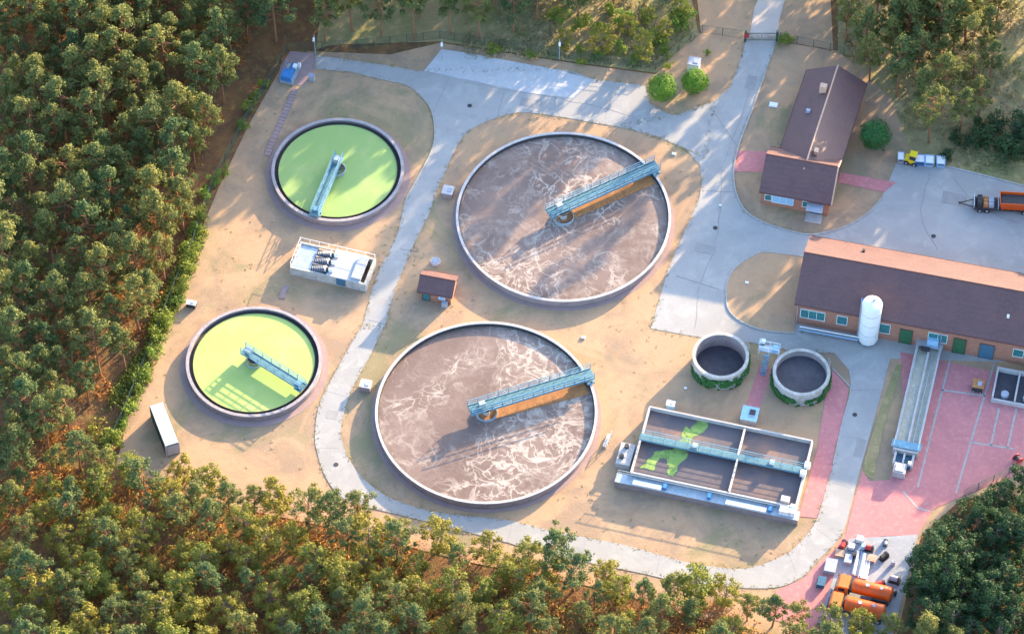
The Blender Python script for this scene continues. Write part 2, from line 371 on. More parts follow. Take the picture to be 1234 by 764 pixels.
for (u, v, w_, h_) in ((850,300,3.0,1.6), (905,100,1.4,2.6), (640,125,3.2,1.5), (400,500,1.6,1.4), (700,664,2.6,1.1), (1150,240,3.6,2.2), (1036,540,1.2,3.0)):
    c_ = G(u, v); pt.box(c_.x, c_.y, .03, w_, h_, .041, AX)
o = pt.build('road_patches', mat('asphalt_patch', (.255,.25,.25), (.30,.295,.29), .6, .9)); o['kind'] = 'structure'
for n_, (u, v, lb) in enumerate(((862,275,'round iron manhole cover on the main road by the upper brown tank'), (566,128,'round iron manhole cover on the forecourt'), (405,560,'round iron manhole cover in the bend of the ring road'), (1030,500,'round iron manhole cover on the road by the brick path'), (1125,285,'round iron manhole cover on the yard behind the long building'))):
    c_ = G(u, v); o = MB().tube((0,0,0), (0,0,.09), .34, n=20).build('manhole_cover', M['dark']); o.location = c_; o['label'] = lb; o['category'] = 'manhole cover'
jm = mat('joint', (.27,.265,.26))

# ------------------------------------------------------------------ round tanks
def fit(cu, cv, rx, z):
    c = G(cu, cv, z); r = (G(cu+rx, cv, z)-G(cu-rx, cv, z)).length/2
    return c, r
def round_tank(cu, cv, rx, h, name, label, cat, lid, level, launder, liquid_mat_, liquid_label):
    c, r = fit(cu, cv, rx, h)
    t = thing(name, label, cat, (c.x, c.y, 0), 0)
    MB().ring(r-.35, r-.06, 0, h-.15).build('tank_wall', M['wall'], t, 40)
    MB().ring(r-.42 if launder else r-.34, r+.03, h-.15, h).build('rim', M['grim' if launder else 'rim'], t, 40)
    MB().ring(r+.0, r+(.9 if launder else .6), -.02, .035).build('paving_ring', M['apron'], t, 40)
    ri = r-.42 if launder else r-.34
    if launder:
        MB().ring(ri-.5, ri-.002, level-.35, level-.30).build('launder', M['dark'], t)
        MB().ring(ri-.56, ri-.5, level-.6, level+.10).build('weir', M['dark'], t, 40)
        ri -= .56
    else:
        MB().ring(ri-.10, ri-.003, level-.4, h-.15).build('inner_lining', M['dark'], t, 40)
        ri -= .1
    w = MB().disc(ri, level, 96, c.x, c.y).build('water', liquid_mat_); w['kind'] = 'structure'
    # flow pipe clamps : bolts of the rim joints
    return c, r
T = {}
M['shade_lime'] = mat('shaded_duckweed', (.29,.40,.14), (.25,.38,.12), .10, .6, (.33,.42,.16), .3, spec=.2, lo=.3, hi=.7)  # duckweed copy with the tree shade over the upper green tank in its colour
T['g1'] = round_tank(407, 204, 79.7, 1.2, 'settling_tank', 'round settling tank with lime green water nearest the blue machine at the forest corner', 'settling tank', 1, .85, True, M['shade_lime'], '')
T['g2'] = round_tank(306, 435, 81.8, 1.2, 'settling_tank', 'round settling tank with yellow-green water beside the white container', 'settling tank', 1, .85, True, M['lime'], '')
T['b1'] = round_tank(679, 259.5, 129.5, 1.4, 'clarifier_tank', 'large round tank of foamy brown water nearest the forecourt, half in tree shade', 'clarifier', 1, .8, False, M['brown'], '')
T['b2'] = round_tank(586, 495, 133.8, 1.4, 'clarifier_tank', 'largest round tank of foamy brown water, inside the bend of the ring road', 'clarifier', 1, .8, False, M['brown'], '')

def bridge(tank, p_out, p_in, z, w, label, level, truss=True, skim=True, main='bsteel'):
    c, r = T[tank]
    a = G(*p_out, z); b = G(*p_in, z); d = (b-a); Ln = d.length; ang = math.atan2(d.y, d.x)
    t = thing('scraper_bridge', label, 'scraper bridge', (a.x, a.y, 0), ang)
    MB().box(Ln/2, 0, z-.12, Ln, w*.72, .1).build('deck', M['deck'], t)
    for s in (-1, 1):
        m = MB(); m.box(Ln/2, s*w/2, z-.38, Ln, .14, .42); m.build('girder', M[main], t)
        m = MB(); n = max(4, int(Ln/1.5))
        for i in range(n+1):
            x = Ln*i/n; m.box(x, s*(w/2+.0), z+.04, .07, .07, 1.0)
        for zz in (.5, 1.02): m.box(Ln/2, s*w/2, z+zz, Ln, .08, .08)
        m.build('handrail', M[main], t)
    m = MB(); n = int(Ln/2.2)
    for i in range(n+1): m.box(Ln*i/n, 0, z-.24, .1, w, .1)
    m.each('cross_beam', M[main], t)
    # centre position in local frame
    cl = Matrix.Rotation(-ang, 3, 'Z') @ Vector((c.x-a.x, c.y-a.y, 0))
    m = MB(); m.lathe(cl.x, cl.y, [(.5, level-1), (.5, z-.4)], 20); m.build('centre_column', M['concrete'], t, 40)
    rw = 1.55 if skim else 1.2
    m = MB(); m.lathe(cl.x, cl.y, [(rw, level-.6), (rw, level+.45), (rw-.12, level+.45), (rw-.12, level-.6)], 32, True); m.build('inlet_well', M['steel'], t, 40)
    m = MB(); m.lathe(cl.x, cl.y, [(0, z-.3), (.8, z-.3), (.8, z-.12), (0, z-.12)], 24); m.build('turntable', M['dark'], t, 40)
    m = MB(); m.box(.6, 0, 1.42, 1.1, w+.5, .35); m.box(.9, 0, 1.77, .8, w*.8, .5); m.build('drive_carriage', M[main], t)
    for s in (-1, 1):
        MB().tube((.5, s*(w/2+.12)-.12, 1.62), (.5, s*(w/2+.12)+.12, 1.62), .22, n=14).build('wheel', M['tyre'], t, 40)
    m = MB()
    m.box(Ln*.9, 0, z+.0, .9, .7, .9); m.build('control_cabinet', M['steel'], t)
    return t, ang, Ln, cl
b1, an, Ln, cl = bridge('b1', (792, 198), (661, 257), 2.5, 1.7, 'blue-grey walkway bridge over the brown tank nearest the forecourt', .8)
MB().add([(1.3,-0.2,1.0),(Ln-1.5,-0.2,1.0),(Ln-1.5,1.5,.86),(1.3,1.9,.86),(1.3,-0.2,.95),(Ln-1.5,-0.2,.95),(Ln-1.5,1.5,.81),(1.3,1.9,.81)],[(0,1,2,3),(7,6,5,4),(0,4,5,1),(1,5,6,2),(2,6,7,3),(3,7,4,0)]).build('orange_plate', M['rust'], b1)  # flat orange plate tilted just above the water beside the bridge
b2, an, Ln, cl = bridge('b2', (714, 449), (566, 494), 2.5, 1.7, 'blue-grey walkway bridge over the brown tank inside the road bend', .8)
MB().add([(1.3,-0.2,1.0),(Ln-1.5,-0.2,1.0),(Ln-1.5,1.5,.86),(1.3,2.1,.86),(1.3,-0.2,.95),(Ln-1.5,-0.2,.95),(Ln-1.5,1.5,.81),(1.3,2.1,.81)],[(0,1,2,3),(7,6,5,4),(0,4,5,1),(1,5,6,2),(2,6,7,3),(3,7,4,0)]).build('orange_plate', M['rust'], b2)
g1, an, Ln, cl = bridge('g1', (379, 258), (409, 188), 2.0, 1.15, 'narrow pale blue bridge over the green tank by the blue machine', .85, skim=False)
g2, an, Ln, cl = bridge('g2', (366, 466), (293, 421), 2.0, 1.15, 'narrow pale blue bridge over the yellow-green tank by the white container', .85, skim=False)

# ------------------------------------------------------------------ digesters (two tall open tanks with ivy)
def leafquad(mb, p, nrm, s):
    nrm = nrm.normalized(); a = nrm.orthogonal().normalized(); b = nrm.cross(a)
    t = random.uniform(0, 6.28); x = a*math.cos(t)+b*math.sin(t); y = nrm.cross(x)
    x *= s; y *= s*.62
    mb.v += [tuple(p-x*.5), tuple(p-y*.5+x*.1), tuple(p+x*.5), tuple(p+y*.5-x*.1)]; n = len(mb.v); mb.f.append((n-4, n-3, n-2, n-1))
def rv():
    return Vector((random.gauss(0,1), random.gauss(0,1), random.gauss(0,1))).normalized()
def sludge_tank(cu, cv, rx, h, level, label, ivy):
    c, r = fit(cu, cv, rx, h)
    t = thing('sludge_tank', label, 'sludge tank', (c.x, c.y, 0))
    MB().ring(r-.40, r-.05, 0, h-.5).build('tank_wall', M['weath'], t, 40)
    MB().ring(r-.42, r+.03, h-.5, h).build('rim', M['weath'], t, 40)
    MB().ring(r-.46, r-.425, .1, h-.1).build('inner_lining', M['wall'], t, 40)
    w = MB().disc(r-.46, level, 48, c.x, c.y).build('water', M['soil']); w['kind'] = 'structure'
    m = MB()
    for (a0, a1, dens, top) in ivy:
        for i in range(dens):
            a = R(random.uniform(a0, a1)); tt = .5+.5*mnoise.noise(Vector((a*3, r, 0)))
            z = random.uniform(.05, (h-.35)*min(1,top*(.55+.7*tt))); rr = r+random.uniform(.0, .28)
            if mnoise.noise(Vector((a*4, z*1.2, r*3))) < -.12: continue
            leafquad(m, Vector((rr*math.cos(a), rr*math.sin(a), z)), Vector((math.cos(a), math.sin(a), .3))+rv()*.6, random.uniform(.22, .4))
    m.build('ivy', M['ivy'], t)
    m = MB()
    a = R(20)
    for s in (-.25, .25):
        p = Vector((math.cos(a), math.sin(a), 0))*(r+.2); q = Vector((-math.sin(a), math.cos(a), 0))*s
        m.tube(p+q, p+q+Vector((0,0,h+1)), .04, n=6)
    for i in range(int(h/.35)):
        p = Vector((math.cos(a), math.sin(a), 0))*(r+.2); q = Vector((-math.sin(a), math.cos(a), 0))*.25
        m.tube(p+q+Vector((0,0,.3+.35*i)), p-q+Vector((0,0,.3+.35*i)), .025, n=5)
    m.build('ladder', M['steel'], t)
    return c, r
sludge_tank(868.5, 428, 34, 2.8, .3, 'deep concrete tank with ivy on its wall, nearer the big brown tanks', [(225,320,1500,.95),(-45,40,900,1.1),(190,225,300,.6)])
sludge_tank(966, 448, 34.5, 2.6, 1.5, 'ivy-covered concrete tank beside the brick path, fuller than its twin', [(200,265,700,.7),(275,320,500,.6),(-45,40,1300,1.3),(165,200,500,1.1)])
# platform between them
p = G(926, 432); t = thing('access_platform', 'grey steel platform with railings between the two ivy-covered tanks', 'platform', p, AX)
MB().box(0, 0, 2.2, 3.0, 1.2, .1).box(-1.2, 1.0, 2.2, .9, 1.2, .1).build('deck', M['steel'], t)
m = MB()
for x in (-1.4, 0, 1.4):
    for y in (-.55, .55): m.tube((x, y, 0), (x, y, 3.2), .05, n=6)
m.box(0, -.55, 3.15, 2.9, .06, .06).box(0, .55, 3.15, 2.9, .06, .06).build('handrail', M['white'], t)
m = MB()
for i in range(8): m.box(-.2+.0, -1.0-.28*i, 2.0-.26*i, .9, .3, .05)
m.build('stair', M['bsteel'], t)
MB().box(.9, .1, 2.3, .8, .6, .7).build('valve_box', M['lblue'], t)
MB().box(-1.0, .9, 2.3, .5, .5, .5).build('motor', M['white'], t)

# ------------------------------------------------------------------ rectangular basin
A = G(783, 490, 1.9); B = G(979, 531, 1.9)
ang = math.atan2(B.y-A.y, B.x-A.x); BL = (B-A).length
D = G(757, 568, 1.9)
dl = Matrix.Rotation(-ang, 3, 'Z') @ Vector((D.x-A.x, D.y-A.y, 0)); BW = -dl.y
def L2W(a, ang, x, y): v = Matrix.Rotation(ang, 3, 'Z') @ Vector((x, y, 0)); return (a.x+v.x, a.y+v.y)
t = thing('treatment_basin', 'rectangular two-lane concrete basin with dark water and green algae below the ivy tanks', 'basin', (A.x, A.y, 0), ang)
m = MB(); h = 1.9
m.box(BL/2, 0, 0, BL, .3, h); m.box(BL/2, -BW, 0, BL, .3, h); m.box(0, -BW/2, 0, .3, BW-.304, h); m.box(BL, -BW/2, 0, .3, BW-.304, h)
m.build('basin_wall', M['concrete'], t)
m = MB(); m.box(BL/2, 0, h, BL+.1, .22, .06); m.box(BL/2, -BW, h, BL+.1, .22, .06); m.box(0, -BW/2, h, .22, BW-.23, .06); m.box(BL, -BW/2, h, .22, BW-.23, .06); m.build('coping', M['concrete'], t)
ym = -BW*.46
MB().box(BL/2, ym, .3, BL-.31, .5, h-.35).build('middle_wall', M['wall'], t)
m = MB(); xd = BL*.59; m.box(xd, ym/2-.1, .3, .25, -ym-.7, h-.15); m.box(xd+.1, (ym-BW)/2-.1, .3, .25, BW+ym-.7, h-.15); m.build('dividing_wall', M['rim'], t)
m = MB(); m.box(BL/2, ym, h, BL+.4, 1.0, .1); m.build('walkway', M['deck'], t)
for s in (-1, 1):
    m = MB()
    for i in range(15): m.box(BL*i/14, ym+s*.48, h+.1, .05, .05, .95)
    m.box(BL/2, ym+s*.48, h+.55, BL, .05, .05); m.box(BL/2, ym+s*.48, h+1.02, BL, .07, .07); m.box(BL/2, ym+s*.52, h-.22, BL, .08, .3); m.build('handrail', M['bsteel'], t)
m = MB(); m.box(BL*.33, ym, h+.1, .7, .8, .6); m.box(BL*.80, ym, h+.1, .6, .8, .5); m.each('drive_unit', M['steel'], t)
# front gallery: duct with white covers
m = MB(); m.box(BL/2-.6, -BW-.95, .0, BL+2.6, 1.4, 1.25); m.build('front_channel', M['wall'], t)
m = MB(); m.box(BL/2-.6, -BW-.95, 1.25, BL+2.6, 1.5, .08); m.build('gallery_deck', M['steel'], t)
for x0, x1 in ((.6, 4.6), (13.6, 19.2)):
    o = MB().box((x0+x1)/2, -BW-1.3, 1.34, x1-x0, .7, .35).build('cover_panel', M['white'], t)
m = MB()
for x in (5.0, 11.2, 19.7): m.box(x, -BW-.9, 1.34, .5, .9, .5)
m.each('gate_drive', M['blue'], t)
m = MB()
n = 20
for i in range(n+1): m.box(-1.6+(BL+2)*i/n, -BW-.4, 1.34, .05, .05, 1.0)
m.box(BL/2-.6, -BW-.4, 2.34, BL+2.4, .06, .06); m.box(BL/2-.6, -BW-.4, 1.85, BL+2.4, .05, .05); m.build('front_handrail', M['steel'], t)
MB().box(-1.5, -BW*.72, 0, 2.0, 3.6, 1.3).build('side_chamber', M['concrete'], t)
m = MB(); m.tube((-1.6, -BW*.62, 1.3), (-1.6, -BW*.62, 1.75), .33, n=16); m.tube((-1.9, -BW*.78, 1.3), (-1.9, -BW*.78, 1.75), .33, n=16); m.each('pump_motor', M['dark'], t, 40)
MB().box(BL+.2, ym+.7, h+.06, .8, .7, .8).box(BL-.1, ym-.75, h+.06, .8, .7, .8).box(BL-1.3, -BW-.9, 1.34, 1.5, .9, .9).box(BL-.3, -BW-.6, 1.34, .8, 1.5, 1.0).each('white_cabinet', M['white'], t)
MB().box(BL-1.6, -BW+.7, h+.0, 1.2, .9, .5).build('valve_chamber', M['rim'], t)
for y0, y1 in ((-.15, ym+.25), (ym-.25, -BW+.15)):
    P = [L2W(A, ang, *q) for q in ((.15, y1), (BL-.15, y1), (BL-.15, y0), (.15, y0))]
    w = MB().add([(q[0], q[1], 1.25) for q in P], [(0,1,2,3)]).build('water', M['lane']); w['kind'] = 'structure'
# floating algae patches in the lanes, thin rafts
def algae(px, nm, lab):
    pts = spline([tuple(G(u, v, 1.25)[:2]) for u, v in px], 4); m = MB(); st = .10
    x0 = min(q[0] for q in pts)-.6; x1 = max(q[0] for q in pts)+.6; y0 = min(q[1] for q in pts)-.6; y1 = max(q[1] for q in pts)+.6
    x = x0
    while x < x1:
        y = y0
        while y < y1:
            n1 = mnoise.noise(Vector((x*.9, y*.9, 3)))*.6; n2 = mnoise.noise(Vector((x*.9, y*.9, 9)))*.6; n3 = mnoise.noise(Vector((x*3, y*3, 5)))
            ins = 0
            if _in((x+n1, y+n2), pts) and n3 > -.5:
                m.box(x, y, 1.255, st, st, .012+.006*(n3+1))
            y += st
        x += st
    o = m.build('algae_raft', M['algae']); o['label'] = lab; o['category'] = 'algae'
def _in(p_, poly):
    x, y = p_; c_ = False; n = len(poly)
    for i in range(n):
        xa, ya = poly[i]; xb, yb = poly[(i+1) % n]
        if (ya > y) != (yb > y) and x < (xb-xa)*(y-ya)/(yb-ya)+xa: c_ = not c_
    return c_
algae([(845,505),(854,508),(850,518),(838,527),(832,534),(819,531),(824,521),(836,512)], '', 'bright green algae streak floating in the far lane of the basin')
algae([(812,541),(828,541),(822,556),(814,571),(806,571),(805,556),(796,552),(790,560),(785,568),(772,564),(778,556),(792,545)], '', 'forked green algae patch floating in the near lane of the basin')

# ------------------------------------------------------------------ gabled building maker
def gable(name, label, cat, ridge_px, zr, rise, half, length, rz, eave=.4, wall=M['brick'], roofm=M['roof'], trim=None):
    p = G(*ridge_px, zr); t = thing(name, label, cat, (p.x, p.y, 0), rz)
    he = zr-rise; hw = half-eave
    # walls with gable ends (closed solid)
    k = rise/half; zt = zr-.18; ze = zt-k*hw
    V = []
    for x in (.3, length-.3):
        V += [(x, -hw, 0), (x, hw, 0), (x, hw, ze), (x, 0, zt), (x, -hw, ze)]
    MB().add(V, [(4,3,2,1,0),(5,6,7,8,9),(0,1,6,5),(1,2,7,6),(2,3,8,7),(3,4,9,8),(4,0,5,9)]).build('wall', wall, t)
    V = []
    th = .14
    for x in (0, length):
        V += [(x, -half, he), (x, 0, zr), (x, half, he), (x, half, he-th), (x, 0, zr-th), (x, -half, he-th)]
    r = MB().add(V, [(0,6,7,1),(1,7,8,2),(5,4,10,11),(4,3,9,10),(2,8,9,3),(0,5,11,6),(0,1,4,5),(1,2,3,4),(6,11,10,7),(7,10,9,8)]).build('roof', roofm, t)
    m = MB()   # tile courses, real battens
    n = int(math.hypot(half, rise)/.75)
    for s in (-1, 1):
        for i in range(1, n):
            f = i/n; y = s*half*f; z = zr-rise*f
            m.add([(0.02, y, z+.001), (length-.02, y, z+.001), (length-.02, y+s*.05, z+.03-k*.05), (.02, y+s*.05, z+.03-k*.05), (.02, y+s*.06, z-k*.06), (length-.02, y+s*.06, z-k*.06)], [(0,1,2,3) if s < 0 else (3,2,1,0), (3,2,5,4) if s < 0 else (4,5,2,3)])
    m.build('tile_courses', roofm, r)
    MB().tube((-.02, 0, zr+.03), (length+.02, 0, zr+.03), .11, n=8).build('ridge_cap', trim or M['fascia'], r)
    for s in (-1, 1):
        MB().box(length/2, s*(half+.07), he-.16, length, .14, .16).build('gutter', M['fascia'], t)
    return t, he, hw
# operations building
t, he, hw = gable('operations_building', 'long brick operations building with brown tiled roof and green doors', 'building', (969, 304), 9.0, 4.0, 6.2, 43, R(-13.0))
y = -hw-.03
def opening(par, x0, x1, z0, z1, m_, nm='window'):
    f = MB().box((x0+x1)/2, y, z0, x1-x0, .08, z1-z0).build(nm, M[m_], par)
    fm = MB(); a = .07
    fm.box((x0+x1)/2, y-.03, z1, x1-x0+.14, .12, a); fm.box((x0+x1)/2, y-.03, z0-a, x1-x0+.14, .12, a)
    fm.box(x0-a/2, y-.03, z0, a, .12, z1-z0); fm.box(x1+a/2, y-.03, z0, a, .12, z1-z0)
    n = max(1, int((x1-x0)/.9))
    if nm == 'window':
        for i in range(1, n): fm.box(x0+(x1-x0)*i/n, y-.05, z0, .05, .08, z1-z0)
    fm.build('frame', M['white'] if nm == 'window' else M['fascia'], f)
for x0, x1, z0, z1, m_, nm in ((1.0,4.4,1.8,3.6,'teal','window'),(6.2,7.6,1.8,3.6,'teal','window'),(12.0,13.7,1.6,3.6,'teal','window'),(15.2,16.9,.06,3.2,'door','door'),(19.2,21.8,1.8,3.6,'teal','window'),
                   (22.8,24.5,.06,3.4,'door','door'),(26.5,28.5,.06,3.2,'bluedoor','door'),(31.2,32.6,1.8,3.4,'teal','window'),(35,37,.06,3.2,'door','door')):
    opening(t, x0, x1, z0, z1, m_, nm)
k = 4.0/6.2
def rp(x, yy): return (x, yy, 9.0-abs(yy)*k)
MB().box(29.6, -3.2, 9.0-3.2*k-.1, .35, .35, .5).each('roof_vent', M['white'], t)
MB().box(8.0, 4.0, 9.0-4.0*k-.1, .4, .4, .5).each('roof_vent', M['dark'], t)
for x in (9.4, 10.8, 12.0): MB().box(x, -4.6, 9.0-4.6*k-.1, .5, .5, .7).each('roof_vent', M['blue'], t)
for xx in (.5, 21.0, 42): MB().tube((xx, -hw-.14, .1), (xx, -hw-.14, 4.6), .06, n=6).build('downpipe', M['pgrey'], t)
# amenities building: front block and rear wing
t, he, hw = gable('office_building', 'brick office building with dark brown roofs in an L shape beside the main road', 'building', (923, 186), 6.6, 3.4, 4.3, 10.5, R(-13.0))
y = -hw-.03
for x0, x1, z0, z1, m_, nm in ((.9,1.8,1.2,2.4,'teal','window'),(2.0,5.0,1.0,2.5,'lblue','window'),(6.4,7.2,1.2,2.4,'teal','window'),(7.6,9.0,.06,2.3,'bluedoor','door')): opening(t, x0, x1, z0, z1, m_, nm)
MB().box(8.3, -hw-1.0, 2.45, 2.4, 1.6, .12).build('porch_roof', M['pgrey'], t)
MB().box(8.3, -hw-1.0, 0, 2.4, 1.6, .16).build('porch_step', M['concrete'], t)
# barge boards at the right gable
m = MB()
for s in (-1, 1):
    m.add([(10.52, 0, 6.62), (10.52, s*4.32, 3.2), (10.52, s*4.32, 2.95), (10.52, 0, 6.36), (10.7, 0, 6.62), (10.7, s*4.32, 3.2), (10.7, s*4.32, 2.95), (10.7, 0, 6.36)], [(0,1,2,3),(7,6,5,4),(0,4,5,1),(1,5,6,2),(2,6,7,3),(3,7,4,0)])
m.build('barge_board', M['trim'], t)
# rear wing : ridge runs away from the camera
off = t.location; ww = 4.55; r2 = 2.5; zr2 = 5.9; wl = 17.0; R0 = G(1010, 79, zr2); R1 = G(974, 188, zr2)
wa = math.atan2(R0.y-R1.y, R0.x-R1.x)-R(-13.0)
q = Matrix.Rotation(R(13.0), 3, 'Z') @ Vector((R1.x-off.x, R1.y-off.y, 0)); wl = (R0-R1).length
def wing(pts): return [tuple(Matrix.Rotation(wa, 3, 'Z') @ Vector((p_[0], p_[1], 0)) + Vector((q.x, q.y, p_[2]))) for p_ in pts]
x0 = -2.6; V = []
for x in (x0, wl): V += [(x, -ww, zr2-r2), (x, 0, zr2), (x, ww, zr2-r2), (x, ww, zr2-r2-.14), (x, 0, zr2-.14), (x, -ww, zr2-r2-.14)]
FS = [(0,6,7,1),(1,7,8,2),(5,4,10,11),(4,3,9,10),(2,8,9,3),(0,5,11,6),(0,1,4,5),(1,2,3,4),(6,11,10,7),(7,10,9,8)]
rw_ = MB().add(wing(V), FS).build('wing_roof', M['roof'], t)
V = []; hw2 = ww-.35; kk = r2/ww
for x in (x0+.2, wl-.3): V += [(x, -hw2, 0), (x, hw2, 0), (x, hw2, zr2-.18-kk*hw2), (x, 0, zr2-.18), (x, -hw2, zr2-.18-kk*hw2)]
MB().add(wing(V), [(4,3,2,1,0),(5,6,7,8,9),(0,1,6,5),(1,2,7,6),(2,3,8,7),(3,4,9,8),(4,0,5,9)]).build('wing_wall', M['brick'], t)
def wp(x, yy, z): return wing([(x, yy, z)])[0]
m = MB(); m.tube(wp(x0, 0, zr2+.03), wp(wl, 0, zr2+.03), .12, n=8); m.build('ridge_cap', M['trim'], rw_)
c_ = wp(wl*.72, 1.0, 0); MB().box(c_[0], c_[1], zr2-1.2, .8, 1.0, 2.0, wa).build('chimney', M['trim'], rw_)
c_ = wp(wl*.50, 2.2, 0); MB().box(c_[0], c_[1], zr2-1.6, .5, .6, .9, wa).build('roof_hatch', M['pgrey'], rw_)
c_ = wp(1.2, -.9, 0); MB().box(c_[0], c_[1], zr2-.8, .8, .6, 1.1, wa).each('roof_vent', M['trim'], rw_)
m = MB()
for s in (-1, 1):
    m.tube(wp(x0, s*(ww+.05), zr2-r2-.1), wp(wl, s*(ww+.05), zr2-r2-.1), .09, n=6)
m.build('wing_gutter', M['fascia'], t)
# small brick hut between the brown tanks
t, he, hw = gable('brick_hut', 'small brick hut with dark roof between the two brown tanks', 'hut', (506, 331), 3.4, 1.35, 1.95, 5.2, R(-13), .25)
y = -hw-.03
opening(t, .8, 1.8, .06, 1.9, 'teal', 'door'); opening(t, 3.2, 4.0, .9, 1.6, 'lblue', 'window')
MB().box(4.1, -hw-.5, 0, .8, .6, .9).build('meter_box', M['pgrey'], t)

# ------------------------------------------------------------------ silo
p = G(1045.5, 410); t = thing('silo', 'tall white cylindrical silo in front of the long brick building', 'silo', p)
r = 1.42
MB().lathe(0, 0, [(r*.95, .5), (r, .7), (r, 8.5), (r*.94, 8.75), (r*.7, 8.98), (0, 9.1)], 40).build('shell', M['white'], t, 50)
m = MB()
for a in range(4): m.box(1.1*math.cos(a*math.pi/2+.8), 1.1*math.sin(a*math.pi/2+.8), 0, .25, .25, .8)
m.each('leg', M['steel'], t)
m = MB()
for z in (2.6, 4.8, 7.0): m.ring(r-.01, r+.025, z, z+.06, 40)
m.each('band', M['pgrey'], t, 40)
MB().tube((.3, .3, 8.9), (.3, .3, 9.4), .25, n=14).build('vent_cap', M['pgrey'], t, 40)
m = MB()
for s in (-.22, .22): m.tube((-r-.12, s, .3), (-r-.12, s, 9.6), .035, n=6)
for i in range(24): m.tube((-r-.12, -.22, .5+.36*i), (-r-.12, .22, .5+.36*i), .02, n=5)
m.build('ladder', M['pgrey'], t)
# pipe rack / railing by the building
p = G(963, 399); q_ = G(1034, 412); an = math.atan2(q_.y-p.y, q_.x-p.x); L_ = (q_-p).length
t = thing('pipe_rack', 'long white pipe run on posts in front of the brick building, left of the silo', 'pipes', p, an)
for i, z in enumerate((1.1, .75)): MB().tube((0, -.25*i, z), (L_, -.25*i, z), .10, n=8).build('pipe', M['white'] if i == 0 else M['lblue'], t, 40)
m = MB()
for i in range(6): m.box(.2+(L_-.4)*i/5, -.1, 0, .1, .5, 1.0)
m.each('post', M['steel'], t)

# ------------------------------------------------------------------ grit channel
a = G(1123, 405); b = G(1090, 550); d = b-a; an = math.atan2(d.y, d.x); L_ = d.length
t = thing('grit_chamber', 'long narrow concrete grit channel with pale sand, running down from the brick building', 'grit chamber', (a.x, a.y, 0), an)
H = 1.3; w = 3.5
m = MB(); m.box(L_/2, -w/2+.15, 0, L_, .3, H); m.box(L_/2, w/2-.15, 0, L_, .3, H); m.box(.15, 0, 0, .3, w-.61, H); m.box(L_-.15, 0, 0, .3, w-.61, H); m.build('channel_wall', M['concrete'], t)
MB().box(L_/2, 0, .0, L_-.62, w-.61, .75).build('channel_floor', M['sand'], t)
MB().box(L_/2+1.4, .1, .76, L_-4.2, .28, .6).build('central_beam', M['rim'], t)
m = MB(); m.box(L_/2+1.4, .75, .76, L_-4.4, .12, .25); m.build('scum_baffle', M['steel'], t)
MB().box(1.5, 0, 1.31, 3.2, w+.3, .12).build('grating_deck', M['steel'], t)
MB().box(1.9, .4, 1.44, 1.6, 1.6, 1.1).build('equipment_housing', M['lblue'], t)
MB().box(3.5, -.4, 1.31, .7, 1.3, .25).build('hatch', M['dark'], t)
m = MB()
for s in (-1, 1):
    for i in range(13): m.box(L_*i/12, s*(w/2-.05), H, .05, .05, 1.0)
    m.box(L_/2, s*(w/2-.05), H+.98, L_, .06, .06); m.box(L_/2, s*(w/2-.05), H+.5, L_, .05, .05)
m.build('handrail', M['steel'], t)
MB().box(L_-1.0, 0, H+.01, 1.2, w+.6, .1).build('end_deck', M['bsteel'], t)
m = MB(); m.box(L_+1.1, -w/2+.5, 0, 2.0, .3, 1.1); m.box(L_+1.1, w/2-.5, 0, 2.0, .3, 1.1); m.box(L_+1.1, 0, 0, 2.0, .25, 1.1); m.build('outlet_wall', M['concrete'], t)
MB().box(L_+1.1, 0, .01, 1.9, w-1.3, .5).build('outlet_water', M['bluedoor'], t)
MB().box(L_+2.9, -.2, 0, 1.7, 1.7, 1.3).build('outlet_box', M['concrete'], t)
MB().box(L_+2.9, -.2, 1.3, 1.2, 1.2, .12).build('outlet_cover', M['rim'], t)
MB().box(L_+1.9, .95, 1.1, .45, .45, .5).build('actuator', M['white'], t)

# ------------------------------------------------------------------ pump station
a = G(350, 331); b = G(441, 352); an = math.atan2(b.y-a.y, b.x-a.x); L_ = (b-a).length
t = thing('pump_station', 'open concrete pump station with screw pumps between the two green tanks', 'pump station', (a.x, a.y, 0), an)
W = 4.9; H = 1.7
m = MB(); m.box(L_/2, .15, 0, L_, .3, H); m.box(L_/2, W-.15, 0, L_, .3, H); m.box(.15, W/2, 0, .3, W-.61, H); m.box(L_-.15, W/2, 0, .3, W-.61, H); m.build('wall', M['weath'], t)
MB().box(1.6, W/2, H-.5, 2.55, W-.61, .3).build('left_deck', M['steel'], t)
MB().box(7.9, W/2, H+.002, L_-6.3, W-.02, .14).build('roof_slab', M['slab'], t)
MB().box(L_-1.6, W/2-.1, H+.145, 1.4, W-1.0, .35).build('cover_box', M['pgrey'], t)
m = MB(); m.box(L_-3.7, -.02, H-1.3, 1.3, .35, 1.3); m.build('hatch', M['bluedoor'], t)
m = MB(); m.box(4.4, W/2, .1, 3.2, W-.7, .6); m.build('pump_pit', M['dark'], t)
for i in range(3):
    yy = .9+1.35*i
    s = MB(); s.tube((2.9, yy, 1.1), (5.6, yy, 2.0), .36, n=14)
    sc = s.build('screw_pump', M['dark'], t, 40)
    m = MB()
    for j in range(9):
        f = j/9; m.tube((3.0+2.4*f, yy, 1.25+.95*f), (3.04+2.4*f, yy, 1.267+.95*f), .52, n=14)
    m.each('screw_blade', M['pgrey'], sc)
    MB().tube((5.6, yy, 2.0), (6.2, yy, 2.2), .3, n=12).build('motor', M['white'], t, 40)
m = MB()
for i in range(3): m.box(4.5, 1.55+1.35*i, .6, 3.0, .2, 1.2)
m.each('divider', M['trim'], t)
m = MB()
for i in range(9): m.box(.1+(L_-.2)*i/8, W-.1, H, .05, .05, 1.0)
m.box(L_/2, W-.1, H+1.0, L_, .05, .05)
